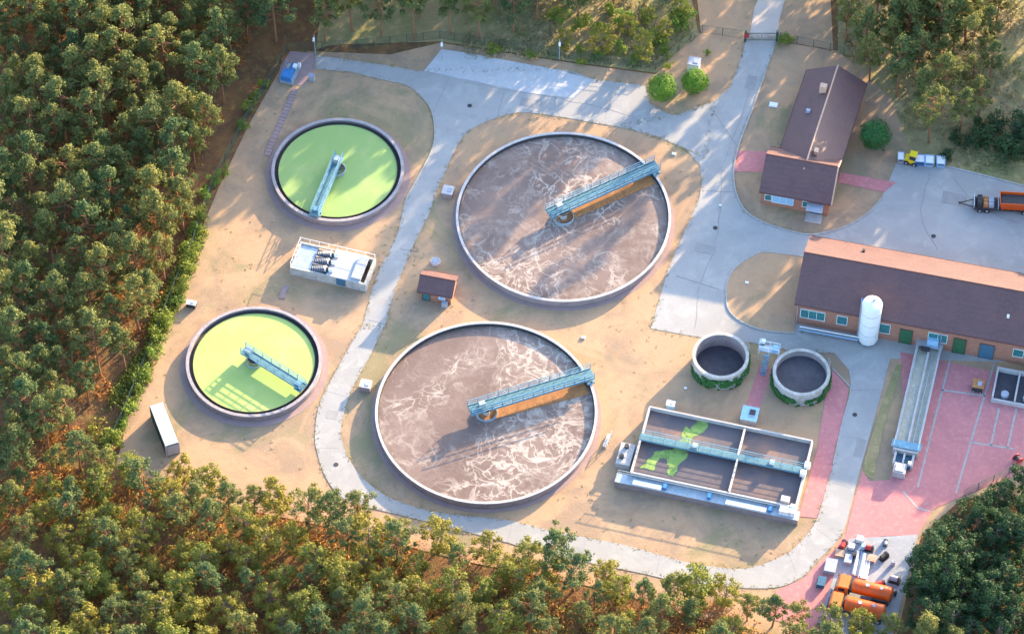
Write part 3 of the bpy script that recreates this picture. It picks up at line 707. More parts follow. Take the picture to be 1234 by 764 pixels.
for i in range(6): m.box(.1, W*i/5*.96+.1, H, .05, .05, 1.0)
m.box(.1, W/2, H+1.0, .05, W, .05)
m.build('handrail', M['white'], t)
# ------------------------------------------------------------------ white container
a = G(180, 489, 2.6); b = G(197, 486, 2.6); c = G(199, 538, 2.6)
an = math.atan2(b.y-a.y, b.x-a.x); W = (b-a).length; v = c-a; Lc = v.length
v = c-a; an2 = math.atan2(v.y, v.x)
t = thing('shipping_container', 'shipping container with white roof and sides coloured dark as shade standing on dry grass beside the forest edge', 'container', (a.x, a.y, 0), an2)
MB().box(Lc/2, W/2, .12, Lc, W, 2.4).build('body', M['fence'], t)  # dark body colour stands for the shade on the container's sides
m = MB()
for i in range(24): m.box(.2+(Lc-.4)*i/23, -.02, .3, .10, .05, 2.05); m.box(.2+(Lc-.4)*i/23, W+.02, .3, .10, .05, 2.05)
m.each('corrugation', M['fence'], t)
m = MB()
for x in (.08, Lc-.08):
    for yy in (.08, W-.08): m.box(x, yy, 0, .2, .2, 2.6)
m.each('corner_post', M['pgrey'], t)
MB().box(Lc+.03, W/2, .25, .06, W-.4, 2.15).build('door', M['pgrey'], t)
MB().box(Lc/2, W/2, 2.521, Lc-.1, W-.1, .1).build('roof_panel', M['slab'], t)

# ------------------------------------------------------------------ small structures
def kiosk(px, sx, sy, h, label, m1='trim', m2='white', cat='kiosk', rz=AX, name='concrete_chamber'):
    p = G(*px); t = thing(name, label, cat, p, rz)
    MB().box(0, 0, 0, sx, sy, h).build('body', M[m1], t)
    MB().box(0, 0, h, sx+.12, sy+.12, .1).build('cover', M[m2], t)
    MB().box(sx*.15, 0, h+.101, sx*.4, sy*.5, .08).build('hatch', M['pgrey'], t)
    return t
kiosk((540,235), 1.5, 1.5, 1.1, 'square concrete chamber beside the left rim of the upper brown tank', 'apron', 'rim')
kiosk((441,468), 1.5, 1.3, 1.1, 'square concrete chamber between the ring road and the lower brown tank', 'apron', 'rim')
t = kiosk((903,505), 2.2, 2.3, 1.3, 'square steel-topped chamber between the ivy tanks and the basin', 'concrete', 'lblue'); MB().box(.35, .2, 1.49, .8, .8, .12).build('opening', M['dark'], t)
kiosk((836,86), 1.7, 1.5, 2.2, 'small white kiosk with grey roof behind the right round tree', 'white', 'pgrey', name='kiosk')
kiosk((808,492), 1.1, .8, 1.2, 'small pale blue cabinet at the back wall of the basin', 'lblue', 'white', 'cabinet', name='control_cabinet')
kiosk((231,369), 1.3, .7, .8, 'small pale box with dark side at the forest edge left of the green tanks', 'dark', 'white', 'box', name='utility_box')
p = G(525, 317); t = thing('manhole_shaft', 'round white concrete shaft with grey lid above the brick hut', 'manhole', p)
MB().lathe(0, 0, [(.72, 0), (.72, .5), (.55, .5), (.55, 0)], 28, True).build('shaft_ring', M['rim'], t, 40)
MB().tube((0,0,.42), (0,0,.54), .5, n=24).build('lid', M['pgrey'], t, 40)
for (u, v, s, lab) in ((932,127,1.25,'white square cover on the shaded grass beside the office building'), (900,341,.5,'tiny white cover on the grass island left of the long building'), (812,186,.6,'small pale cover on sunny grass near the upper brown tank bridge'),
                     (703,407,.6,'small pale cover on the grass between the two brown tanks'), (826,468,.4,'small pale cover on the ground left of the ivy tanks'), (868,248,.35,'small pale cover on the road by the upper brown tank')):
    o = MB().box(0, 0, 0, s, s*.7, .16).box(0, 0, .161, s*.8, s*.55, .03).build('shaft_cover', M['white']); o.location = G(u, v, .05); o.rotation_euler = (0,0,AX); tag(o, lab, 'cover')
# ladder frame beside the basin
p = G(734, 533); t = thing('railing', 'short upright railing standing on grass left of the basin', 'railing', p, R(70))
m = MB()
for x in (-1.2, 0, 1.2): m.box(x, 0, 0, .07, .07, 1.2)
m.box(0, 0, 1.15, 2.5, .07, .07).box(0, 0, .6, 2.5, .06, .06); m.build('frame', M['steel'], t)
MB().box(0, .35, 0, 2.2, .5, .35).build('base', M['concrete'], t)
# blue machine on platform by the forest corner
sheet('machine_pad', [(350,62),(378,65),(380,84),(366,104),(334,100),(338,80)], .05, M['apron'], False)
p = G(350, 92); t = thing('dewatering_machine', 'blue machine on a paved pad at the forest corner', 'machine', p, R(72))
MB().box(0, 0, .15, 3.6, 2.0, .5).build('frame', M['steel'], t)
MB().box(-.9, .1, .65, 1.6, 1.6, 1.0).build('hopper', M['blue'], t)
MB().tube((.1, -.1, 1.0), (1.5, -.1, 1.0), .42, n=16).build('drum', M['blue'], t, 40)
MB().box(.9, -.5, 1.3, .7, .6, .35).box(1.6, -.9, .65, .4, .4, .8).each('motor_cover', M['white'], t)
m = MB()
for x in (-1.7, 1.7):
    for yy in (-.95, .95): m.box(x, yy, 0, .1, .1, 1.5)
m.box(0, -.95, 1.45, 3.4, .06, .06).box(0, .95, 1.45, 3.4, .06, .06).build('guard_rail', M['steel'], t)
kiosk((376,97), .8, .6, 1.1, 'small grey cabinet beside the blue machine pad', 'pgrey', 'pgrey', 'cabinet', name='control_cabinet')
# cable trench covers from the pad to the green tank
m = MB()
pts = [(356,108),(350,122),(343,138),(336,154),(328,172),(322,188)]
P = [G(*q) for q in pts]
for a_, b_ in zip(P, P[1:]):
    n = 4
    for i in range(n):
        c_ = a_.lerp(b_, (i+.5)/n); m.box(c_.x, c_.y, 0, .9, (b_-a_).length/n-.06, .12, math.atan2(b_.y-a_.y, b_.x-a_.x)+math.pi/2)
tag(m.build('cable_trench', M['apron']), 'line of purple-brown trench covers from the blue machine towards the green tank', 'trench covers')
tag(strip([(346,345),(342,352),(340,360)], .8, 0, .15).build('pipe_duct', M['apron']), 'short duct joining the pump station and the lower green tank', 'duct')
# ------------------------------------------------------------------ lamp posts
lp = thing('lamp_post', 'grey lamp post at the back edge of the white slab', 'lamp post', G(674, 72))
MB().tube((0,0,0), (0,0,4.6), .07, .04, n=8).build('pole', M['pgrey'], lp)
MB().tube((0,0,4.55), (0,-1.0,4.7), .04, n=6).build('arm', M['rim'], lp)
MB().box(0, -1.1, 4.63, .3, .7, .14).build('lamp_head', M['white'], lp)
dup(lp, G(380, 66), label='grey lamp post next to the blue machine pad')
dup(lp, G(533, 72), label='grey lamp post at the left corner of the white slab')

# ------------------------------------------------------------------ fences and gate
def fence(px, h, label, step=2.5, rails=True):
    P = [G(*q) for q in px]; root = thing('fence', label, 'fence', P[0])
    posts = MB(); mesh = MB()
    for a_, b_ in zip(P, P[1:]):
        a0 = a_-P[0]; b0 = b_-P[0]; n = max(1, round((b_-a_).length/step))
        for i in range(n):
            c_ = a0.lerp(b0, i/n); posts.tube(c_, c_+Vector((0,0,h)), .05, n=6)
        nz = 7
        for k_ in range(nz):
            z = Vector((0,0,.15+(h-.2)*k_/(nz-1))); mesh.tube(a0+z, b0+z, .018 if 0 < k_ < nz-1 else .03, n=4, caps=False)
    posts.each('post', M['fence'], root); mesh.build('wire', M['fence'], root)
fence([(346,62),(322,105),(300,140),(280,178),(262,212),(247,250),(232,300),(212,345),(190,400),(170,450),(150,500),(125,555)], 1.8, 'wire fence running along the left forest edge')
fence([(346,62),(430,58),(530,47),(620,60),(700,74),(790,84),(846,40),(895,47)], 1.8, 'wire fence behind the forecourt, from the forest corner to the gate')
fence([(940,49),(1000,62),(1050,78)], 1.8, 'wire fence right of the gate, behind the office building')
fence([(1300,548),(1234,562),(1160,598)], 1.6, 'dark fence between the pink yard and the dark trees')
p = G(898, 50); q_ = G(936, 50); t = thing('gate', 'dark green double gate across the access track', 'gate', p, math.atan2(q_.y-p.y, q_.x-p.x)); gl = (q_-p).length
for x in (0, gl): MB().box(x, 0, 0, .35, .35, 2.3).build('gate_post', M['fence'], t)
for x0_, x1_ in ((.2, gl/2-.05), (gl/2+.05, gl-.2)):
    m = MB(); m.box((x0_+x1_)/2, 0, 1.75, x1_-x0_, .07, .09).box((x0_+x1_)/2, 0, .2, x1_-x0_, .07, .09)
    for i in range(13): m.box(x0_+(x1_-x0_)*i/12, 0, .2, .04, .04, 1.6)
    m.build('gate_leaf', M['fence'], t)
MB().box(.1, -.24, 1.0, .7, .05, 1.0).build('sign', M['red'], t)

# ------------------------------------------------------------------ vehicles
def wheel(par, x, y, r=.48, w=.3):
    o_ = MB().tube((x, y-w/2, r), (x, y+w/2, r), r, n=20).build('wheel', M['tyre'], par, 40)
    MB().tube((x, y-w/2-.01, r), (x, y+w/2+.01, r), r*.5, n=12).build('rim', M['pgrey'], o_, 40)
def tanker(px, label):
    p_ = G(*px); t = thing('tanker_truck', label, 'tanker truck', p_, R(-16), 'orange tanker trucks parked in the yard'); t.scale = (.95, .88, .88)
    MB().box(4.1, 0, .65, 7.9, .9, .28).build('chassis', M['dark'], t)
    # cab (front at x=0) : profile extruded across the width
    pr = [(0,.5),(0,1.5),(.18,2.55),(.45,2.75),(1.75,2.8),(1.85,2.6),(1.85,.5)]
    V = [(x, -1.15, z) for x, z in pr]+[(x, 1.15, z) for x, z in pr]; n = len(pr)
    MB().add(V, [tuple(range(n)), tuple(range(n, 2*n))[::-1]]+[(i, n+i, n+(i+1)%n, (i+1)%n) for i in range(n)]).build('cab', M['cab'], t)
    MB().add([(-.02,-1.0,1.58),(-.02,1.0,1.58),(.17,1.0,2.5),(.17,-1.0,2.5)], [(3,2,1,0)]).box(.0,0,1.0,.06,1.6,.3).build('windscreen', M['glass'], t)
    for s in (-1, 1):
        MB().box(.95, s*1.16, 1.6, .9, .04, .75).build('side_window', M['glass'], t)
        MB().box(-.03, s*.9, .75, .06, .3, .2).build('headlight', M['white'], t)
        MB().box(.05, s*1.35, 1.7, .1, .25, .5).build('mirror', M['dark'], t)
    MB().box(.0, 0, .45, .3, 2.3, .35).build('bumper', M['dark'], t)
    # tank : lying ellipse with domed ends
    m = MB(); n = 28; secs = [(2.25, .25), (2.3, .7), (2.45, .93), (2.7, 1.0), (7.6, 1.0), (7.85, .93), (8.0, .7), (8.05, .25)]
    V = []; F = []
    for x, k_ in secs:
        for i in range(n):
            a_ = 2*math.pi*i/n; V.append((x, 1.18*k_*math.cos(a_), 2.05+1.05*k_*math.sin(a_)))
    for j in range(len(secs)-1):
        for i in range(n): F.append((j*n+i, j*n+(i+1)%n, (j+1)*n+(i+1)%n, (j+1)*n+i))
    F += [tuple(range(n))[::-1], tuple(range((len(secs)-1)*n, len(secs)*n))]
    tk = m.add(V, F).build('tank', M['orange'], t, 50)
    for x in (3.6, 5.2, 6.8):
        m = MB()
        for i in range(n):
            a0, a1 = 2*math.pi*i/n, 2*math.pi*(i+1)/n
            m.tube((x, 1.19*math.cos(a0), 2.05+1.06*math.sin(a0)), (x, 1.19*math.cos(a1), 2.05+1.06*math.sin(a1)), .025, n=4, caps=False)
        m.build('band', M['orange'], tk)
    m = MB(); m.tube((4.4, 0, 3.08), (4.4, 0, 3.2), .3, n=16); m.tube((6.4, 0, 3.08), (6.4, 0, 3.2), .25, n=16); m.build('hatch', M['pgrey'], tk, 40)
    MB().box(2.02, 0, .9, .25, 2.1, 1.5).build('pump_unit', M['dark'], t)
    for s in (-1, 1): MB().box(6.6, s*1.1, 1.0, 2.6, .3, .08).build('mudguard', M['dark'], t)
    for x in (1.0, 6.0, 7.3):
        for s in (-1, 1): wheel(t, x, s*1.0)
    m = MB()
    for s in (-.2, .2): m.tube((8.15, s+.5, .9), (8.15, s+.5, 2.8), .03, n=5)
    for i in range(6): m.tube((8.15, .3, 1.0+.32*i), (8.15, .7, 1.0+.32*i), .02, n=5)
    m.build('ladder', M['pgrey'], t)
    MB().box(4.3, -.95, .55, 1.2, .35, .5).build('fuel_tank', M['pgrey'], t)
tanker((1007, 709), 'orange tanker truck parked in the upper position, beside the stacked yard goods')
tanker((998, 730), 'orange tanker truck parked in the lower position, next to the treetops')
# flatbed trailer with orange skip
p = G(1172, 249); t = thing('flatbed_trailer', 'dark flatbed trailer with drawbar parked in the shaded yard', 'trailer', p, R(-4))
MB().box(5.2, 0, .75, 10.4, 2.3, .18).build('bed', M['dark'], t)
m = MB(); m.tube((-1.9, 0, .7), (0, -.7, .8), .08, n=6); m.tube((-1.9, 0, .7), (0, .7, .8), .08, n=6); m.box(-1.9, 0, .6, .4, .3, .2); m.build('drawbar', M['dark'], t)
for x in (1.0, 2.0, 7.4, 8.6):
    for s in (-1, 1): wheel(t, x, s*1.0, .42)
m = MB()
for x in (.1, 3.6): m.box(x, 0, .93, .12, 2.2, .8)
m.each('bulkhead', M['steel'], t)
cp = Matrix.Rotation(R(-4), 3, 'Z')
for i, (x, c_, sz, nm, lb) in enumerate(((.9,'dark',.9,'cargo_crate','dark crate at the drawbar end of the trailer'), (1.8,'rust',.55,'rusty_frame','rusty steel frame on the trailer bed, right of the dark crate'), (2.6,'pgrey',.5,'cargo_crate','pale grey crate in the middle of the trailer bed'))):
    w_ = p+cp@Vector((x, 0, .94)); m = MB().box(0, 0, 0, .7, 1.7, sz)
    for s in (-.6, 0, .6): m.box(0, s, sz, .76, .12, .08)
    o = m.build(nm, M[c_]); o.location = w_; o.rotation_euler = (0,0,R(-4)); tag(o, lb, 'crate')
w_ = p+cp@Vector((6.9, 0, .94)); t = thing('skip_container', 'orange roll-off skip with dark open top on the trailer', 'skip', w_, R(-4))
m = MB(); hh = 1.5
V = [(-2.9,-1.0,0),(2.9,-1.0,0),(2.9,1.0,0),(-2.9,1.0,0),(-3.2,-1.15,hh),(3.2,-1.15,hh),(3.2,1.15,hh),(-3.2,1.15,hh),(-3.1,-1.05,hh),(3.1,-1.05,hh),(3.1,1.05,hh),(-3.1,1.05,hh),(-2.85,-.92,.15),(2.85,-.92,.15),(2.85,.92,.15),(-2.85,.92,.15)]
m.add(V, [(0,3,2,1),(0,1,5,4),(1,2,6,5),(2,3,7,6),(3,0,4,7),(4,5,9,8),(5,6,10,9),(6,7,11,10),(7,4,8,11),(9,13,12,8),(10,14,13,9),(11,15,14,10),(8,12,15,11),(12,13,14,15)])
m.build('body', M['orange'], t)
m = MB()
for i in range(7): m.box(-2.7+.9*i, -1.12, .1, .12, .1, hh-.12, 0); m.box(-2.7+.9*i, 1.12, .1, .12, .1, hh-.12)
m.each('rib', M['orange'], t); MB().box(0, .15, .9, 5.9, 1.75, .15).build('load', M['dark'], t)
# yellow machine and blue skips in the yard corner
p = G(1098, 196); t = thing('mini_loader', 'small yellow loader at the top left corner of the asphalt yard', 'loader', p, R(160))
MB().box(0, 0, .4, 1.9, 1.1, .7).build('body', M['yellow'], t)
MB().box(-.2, 0, 1.1, .9, .95, .9).build('cab', M['glass'], t); MB().box(-.2, 0, 2.0, 1.05, 1.1, .1).build('cab_roof', M['yellow'], t)
MB().box(1.4, 0, .15, .5, 1.3, .5).build('bucket', M['yellow'], t)
m = MB(); 
for s in (-.5, .5): m.tube((.4, s, 1.1), (1.4, s, .5), .07, n=6)
m.build('loader_arm', M['yellow'], t)
for x in (-.6, .6):
    for s in (-.6, .6): wheel(t, x, s, .38, .25)
def skip(px, L__, label, m_, rz=R(-4)):
    p_ = G(*px); t = thing('open_skip', label, 'skip', p_, rz, 'blue skips along the yard edge')
    a_, b_, h_ = L__/2, .8, 1.2
    V = [(-a_*.8,-b_*.8,.1),(a_*.8,-b_*.8,.1),(a_*.8,b_*.8,.1),(-a_*.8,b_*.8,.1),(-a_,-b_,h_),(a_,-b_,h_),(a_,b_,h_),(-a_,b_,h_),(-a_+.08,-b_+.08,h_),(a_-.08,-b_+.08,h_),(a_-.08,b_-.08,h_),(-a_+.08,b_-.08,h_),(-a_*.75,-b_*.75,.2),(a_*.75,-b_*.75,.2),(a_*.75,b_*.75,.2),(-a_*.75,b_*.75,.2)]
    MB().add(V, [(0,3,2,1),(0,1,5,4),(1,2,6,5),(2,3,7,6),(3,0,4,7),(4,5,9,8),(5,6,10,9),(6,7,11,10),(7,4,8,11),(9,13,12,8),(10,14,13,9),(11,15,14,10),(8,12,15,11),(12,13,14,15)]).build('body', M[m_], t)
    MB().box(0, 0, h_-.25, L__*.85, 1.3, .2).build('load', M['white'], t)
    MB().box(0, -b_-.04, .9, L__*.7, .08, .12).build('lifting_bar', M['dark'], t)
skip((1108,197), 1.6, 'blue skip beside the yellow loader', 'blue'); skip((1119,198), 1.5, 'pale blue skip, middle one right of the yellow loader', 'lblue'); skip((1133,199), 1.3, 'light blue skip farthest right of the yellow loader', 'lblue')
skip((1085,194), 1.0, 'small grey skip left of the yellow loader', 'pgrey')
# machine on pallet, dewatering bays, drum
t = kiosk((1178,468), 1.5, 1.4, 1.1, 'small orange-brown machine standing on the pink yard left of the dark bays', 'dark', 'rust', 'machine', name='mobile_compressor')
for x in (-.5, .5):
    for s in (-.75, .75): wheel(t, x, s, .25, .15)
a = G(1195, 484); t = thing('sludge_bays', 'two dark open sludge bays with white concrete frames on the pink yard', 'sludge bays', (a.x, a.y, 0), AX)
m = MB(); m.box(0, 2.6, 0, .25, 5.0, 1.2); m.box(3.1, 2.6, 0, .25, 5.0, 1.2); m.box(6.2, 2.6, 0, .25, 5.0, 1.2); m.box(3.1, 5.2, 0, 6.45, .25, 1.2); m.box(3.1, 0, 0, 6.45, .25, .8); m.build('bay_wall', M['rim'], t)
m = MB(); m.box(1.55, 2.6, .02, 2.84, 4.9, .3); m.box(4.65, 2.6, .02, 2.84, 4.9, .3); m.build('sludge', M['soil'], t)
for x in (1.6, 4.7): MB().tube((x, 1.1, .3), (x, 1.1, 1.0), .55, n=20).build('drum', M['pgrey'], t, 40)
p = G(1226, 556); t = thing('cable_reel', 'dark red reel on the pink yard beside the dark trees', 'reel', p, R(30))
for s in (-.45, .45): MB().tube((0, s-.05, .6), (0, s+.05, .6), .6, n=20).build('flange', M['red'], t, 40)
MB().tube((0, -.4, .6), (0, .4, .6), .35, n=16).build('core', M['dark'], t, 40)

# goods in the storage yard
def item(kind, u, v, label, c_='pgrey', rz=None, s=1.0):
    s *= .82
    rz = AX if rz is None else rz; p_ = G(u, v, .07)
    if kind == 'pallet':
        t = thing('pallet_stack', label, 'pallets', p_, rz)
        for i in range(3):
            m = MB()
            for j in range(5): m.box(0, -.45+.225*j, .1+.18*i, 1.2, .15, .04)
            for x in (-.5, 0, .5): m.box(x, 0, .02+.18*i, .1, 1.0, .08)
            m.build('pallet', M['trim'], t)
    elif kind == 'panels':
        t = thing('panel_stack', label, 'panels', p_, rz)
        for i in range(3): MB().box(.05*i, .03*i, .02+.24*i, 1.9*s, 2.6*s, .2).build('panel', M[c_], t)
    elif kind == 'pump':
        t = thing('pump_unit', label, 'pump', p_, rz)
        MB().box(0, 0, 0, 1.3*s, .8*s, .15).build('base', M['dark'], t); MB().tube((-.5*s, 0, .5*s), (.3*s, 0, .5*s), .33*s, n=14).build('motor', M[c_], t, 40); MB().tube((.3*s, 0, .45*s), (.55*s, 0, .45*s), .42*s, n=14).build('casing', M['dark'], t, 40)
    elif kind == 'tote':
        t = thing('liquid_tote', label, 'tote', p_, rz)
        MB().box(0, 0, .15, 1.1*s, .95*s, .95*s).build('bottle', M['white'], t)
        m = MB()
        for x in (-.57, -.2, .2, .57):
            for yy in (-.5, .5): m.box(x*s, yy*s, .1, .04, .04, 1.05*s)
        for z in (.2, .6, 1.1): m.box(0, -.5*s, z*s, 1.15*s, .03, .04); m.box(0, .5*s, z*s, 1.15*s, .03, .04)
        m.build('cage', M['pgrey'], t); MB().box(0, 0, 0, 1.2*s, 1.0*s, .12).build('pallet', M['dark'], t)
    elif kind == 'pipes':
        t = thing('pipe_bundle', label, 'pipes', p_, rz)
        for i in range(4): MB().tube((-.5+.33*i, -2.0, .2), (-.5+.33*i, 2.0, .2), .15, n=10).build('pipe', M[c_], t, 40)
        MB().tube((-.35, -1.9, .46), (-.35, 1.8, .46), .15, n=10).build('pipe', M['white'], t, 40)
    elif kind == 'drum':
        t = thing('steel_drum', label, 'drum', p_, rz)
        MB().lathe(0, 0, [(0,0),(.3,0),(.3,.3),(.32,.32),(.3,.34),(.3,.6),(.32,.62),(.3,.64),(.3,.9),(0,.9)], 18).build('shell', M[c_], t, 40); MB().tube((.15,0,.9),(.15,0,.94),.05, n=8).build('bung', M['dark'], t)
item('panels', 1000, 684, 'stack of grey flat panels left of the tankers, upper stack'); item('panels', 989, 703, 'stack of grey flat panels beside the lower tanker cab', 'bluedoor', s=.7)
item('panels', 1021, 676, 'stack of grey panels directly above the upper tanker cab', 'pgrey', s=.65)
item('pipes', 1034, 680, 'bundle of white and grey pipes above the upper tanker', 'pgrey', AX); item('pipes', 1042, 683, 'bundle of pale pipes, right of the other pipe bundle', 'white', AX)
item('tote', 1036, 652, 'white liquid tote at the top edge of the storage slab', s=1.0); item('tote', 1026, 661, 'white liquid tote left of the red pump', s=.9)
item('pump', 1047, 662, 'red pump unit near the top of the storage slab', 'red', s=1.3); item('pump', 1016, 658, 'faded red pump unit at the left edge of the storage slab', 'red', R(60), 1.3)
item('pump', 1060, 706, 'red pump unit just above the rear of the upper tanker', 'red', R(10), 1.5); item('pump', 1065, 672, 'dark pump unit in the middle of the storage slab', 'dark', R(40), 1.3)
item('pump', 1067, 655, 'small dark pump near the top right of the slab', 'pgrey', R(80), .9); item('drum', 1076, 680, 'grey drum standing alone on the right of the slab', 'pgrey', s=1)
item('pump', 1078, 700, 'grey pump unit at the right edge of the slab', 'pgrey', R(-20), 1.5); item('pump', 1076, 715, 'dark pump unit behind the upper tanker', 'dark', R(-20), 1.0)
item('pallet', 1050, 674, 'pale wooden pallet stack right of the pipe bundles'); item('drum', 1040, 661, 'pale blue drum beside the white totes', 'lblue'); item('drum', 1029, 671, 'dark drum between the totes and the pipe bundles', 'dark')
item('pallet', 1012, 668, 'wooden pallet stack between the ring road and the panels')

# ------------------------------------------------------------------ vegetation
def crown(kind, seed, H):
    random.seed(seed); m = MB(); tips = []; tall = kind == 'tall'; kind = 'pine' if tall else kind
    el = random.uniform(.75, 1.15); lx, ly = random.uniform(-.5, .5), random.uniform(-.5, .5)
    if kind == 'pine':
        n = random.randint(30, 40); zb = H*random.uniform(.36, .50); Rr = random.uniform(1.9, 2.6); top = random.uniform(.3, .9)
        if tall: zb = H*.60; Rr = 3.0
        for i in range(n):
            f = (i+random.uniform(.1,.9))/n; z = zb+(H-zb)*f; prof = math.sin(math.pi*min(1, .2+.78*f))**.7*(1 if f < .6 else 1-top*(f-.6)/.4)
            a = i*2.4+random.uniform(-.9,.9); rr = Rr*prof*random.uniform(.35, 1.18)
            tips.append((Vector((rr*math.cos(a)*el+lx*f, rr*math.sin(a)/el+ly*f, z)), random.uniform(.28, .72)*(1.4 if tall else 1)))
        tips.append((Vector((lx,ly,H-.1)), random.uniform(.3,.5)))
        per, ls, fl = 140, (.19,.40), .8
    elif kind == 'broad':
        n = 36; zb = H*.15; Rr = random.uniform(2.0, 2.6)
        for i in range(n):
            f = (i+.5)/n; z = zb+(H-zb)*f; prof = math.sin(math.pi*(.15+.72*f))
            a = i*2.4+random.uniform(-.9,.9); rr = Rr*prof*random.uniform(.3, 1.15)
            tips.append((Vector((rr*math.cos(a)*el+lx*f, rr*math.sin(a)/el+ly*f, z+random.uniform(-.4,.4))), random.uniform(.3, .8)))
        per, ls, fl = 140, (.2,.40), .9
    elif kind in ('bush', 'dbush'):
        for i in range(10):
            a = random.uniform(0, 6.28); rr = random.uniform(.1, 1.0); tips.append((Vector((rr*math.cos(a), rr*math.sin(a), random.uniform(.4, H*.8))), random.uniform(.3, .65)))
        per, ls, fl = 120, (.16,.32), 1
    for c_, r_ in tips:
        for j in range(int(per*max(r_, .45)**2/.5)):
            d = rv(); d.z = abs(d.z)*1.0-.25 if random.random() < .7 else d.z; d.normalize()
            p_ = c_+Vector((d.x, d.y, d.z*fl))*r_*(random.uniform(.45, 1.05) if random.random() < .85 else random.uniform(1.05, 1.45))
            leafquad(m, p_, d+rv()*.9+Vector((0,0,.3)), random.uniform(*ls))
    return m, tips
def trunk(tips, H, seed, r0=.17, zb=.4):
    random.seed(seed+99); m = MB(); bx, by = random.uniform(-.3,.3), random.uniform(-.3,.3)
    def ax(z): f = z/H; return Vector((bx*math.sin(f*3), by*math.sin(f*2.5), z))
    N = 6
    for i in range(N):
        z0, z1 = H*.96*i/N, H*.96*(i+1)/N; m.tube(ax(z0), ax(z1), r0*(1-.85*i/N), r0*(1-.85*(i+1)/N), n=7, caps=False)
    for c_, r_ in tips:
        zz = max(H*.2, c_.z-random.uniform(.5, 1.1)); m.tube(ax(zz), c_, .055, .02, n=4, caps=False)
    return m
protos = {}
def proto(kind, i, H):
    key = (kind, i)
    if key in protos: return protos[key]
    m, tips = crown(kind if kind != 'dark' else 'broad', i*17+5, H)
    cm = {'tall':'pine','pine':'pine','broad':'broad','dark':'shadeleaf','bush':'bush','dbush':'shadeleaf'}[kind]
    c_ = m.build('crown', M[cm]); tr = trunk(tips, H, i, r0=.18 if kind == 'pine' else .13 if kind not in ('bush', 'dbush') else .05).build('trunk', M['bark'] if kind in ('pine', 'tall') else M['bark2'])
    for o_ in (c_, tr): col.objects.unlink(o_)
    protos[key] = (c_.data, tr.data); bpy.data.objects.remove(c_); bpy.data.objects.remove(tr)
    return protos[key]
PH_ = {'tall': 20.0, 'pine': 11.5, 'broad': 8.5, 'dark': 8.0, 'bush': 2.0, 'dbush': 2.0}
NM = {'tall': 'pine_tree', 'pine': 'pine_tree', 'broad': 'broadleaf_tree', 'dark': 'broadleaf_tree', 'bush': 'bush', 'dbush': 'bush'}
trees_ = []
def tree(kind, x, y, s, label, group=None, cat=None, i=None, sz=None):
    i = random.randrange(11) if i is None else i
    if sz is None and PX((x, y, 0))[1] > 555 and kind != 'dark': sz = s*.78
    if kind in ('bush', 'dbush'): return tree_build(kind, x, y, s, label, group, cat, sz, i)
    trees_.append((kind, x, y, s, label, group, cat, sz, i))
def tree_build(kind, x, y, s, label, group, cat, sz, i):
    cd, td = proto(kind, i, PH_[kind])
    random.seed(int(x*977+y*131) & 0xffff)
    r_ = bpy.data.objects.new(NM[kind], None); col.objects.link(r_); r_.location = (x, y, -.05)
    r_.rotation_euler = (random.uniform(-.04,.04), random.uniform(-.04,.04), random.uniform(0, 6.28)); r_.scale = (s*random.uniform(.9,1.1), s*random.uniform(.9,1.1), sz or s)
    for nm, d in (('crown', cd), ('trunk', td)):
        o_ = bpy.data.objects.new(nm, d); col.objects.link(o_); o_.parent = r_
    r_['label'] = label; r_['category'] = cat or ('bush' if kind in ('bush', 'dbush') else 'tree')
    if group: r_['group'] = group
    return r_
def inside(p_, poly):
    x, y = p_; c_ = False; n = len(poly)
    for i in range(n):
        x0_, y0_ = poly[i]; x1_, y1_ = poly[(i+1) % n]
        if (y0_ > y) != (y1_ > y) and x < (x1_-x0_)*(y-y0_)/(y1_-y0_)+x0_: c_ = not c_
    return c_
allpts = []
def scatter(poly_px, dmin, seed, dens=None, tries=12000):
    random.seed(seed)
    poly = [tuple(G(*q)[:2]) for q in poly_px]
    xs = [q[0] for q in poly]; ys = [q[1] for q in poly]; out = []
    grid = {}
    for q in allpts: grid.setdefault((int(q[0]//6), int(q[1]//6)), []).append(q)
    for _ in range(tries):
        x = random.uniform(min(xs), max(xs)); y = random.uniform(min(ys), max(ys))
        if not inside((x, y), poly): continue
        if dens and random.random() > dens(x, y): continue
        g = (int(x//6), int(y//6)); ok = True
        for a_ in (-1,0,1):
            for b_ in (-1,0,1):
                for q in grid.get((g[0]+a_, g[1]+b_), ()):
                    if (q[0]-x)**2+(q[1]-y)**2 < dmin*dmin: ok = False; break
                if not ok: break
            if not ok: break
        if ok: grid.setdefault(g, []).append((x, y)); allpts.append((x, y)); out.append((x, y))
    return out
def edge_dist(p_, line):
    best = 1e9; tb = 0; acc = 0
    for a_, b_ in zip(line, line[1:]):
        a2 = Vector(a_); b2 = Vector(b_); L2 = (b2-a2).length; t_ = max(0, min(1, (Vector(p_)-a2).dot(b2-a2)/L2**2)); d_ = (Vector(p_)-a2-(b2-a2)*t_).length
        if d_ < best: best = d_; tb = acc+t_*L2
        acc += L2
    return best, tb
def ordinal(n): return f"{n}{'th' if 10 <= n%100 <= 20 else {1:'st',2:'nd',3:'rd'}.get(n%10,'th')}"
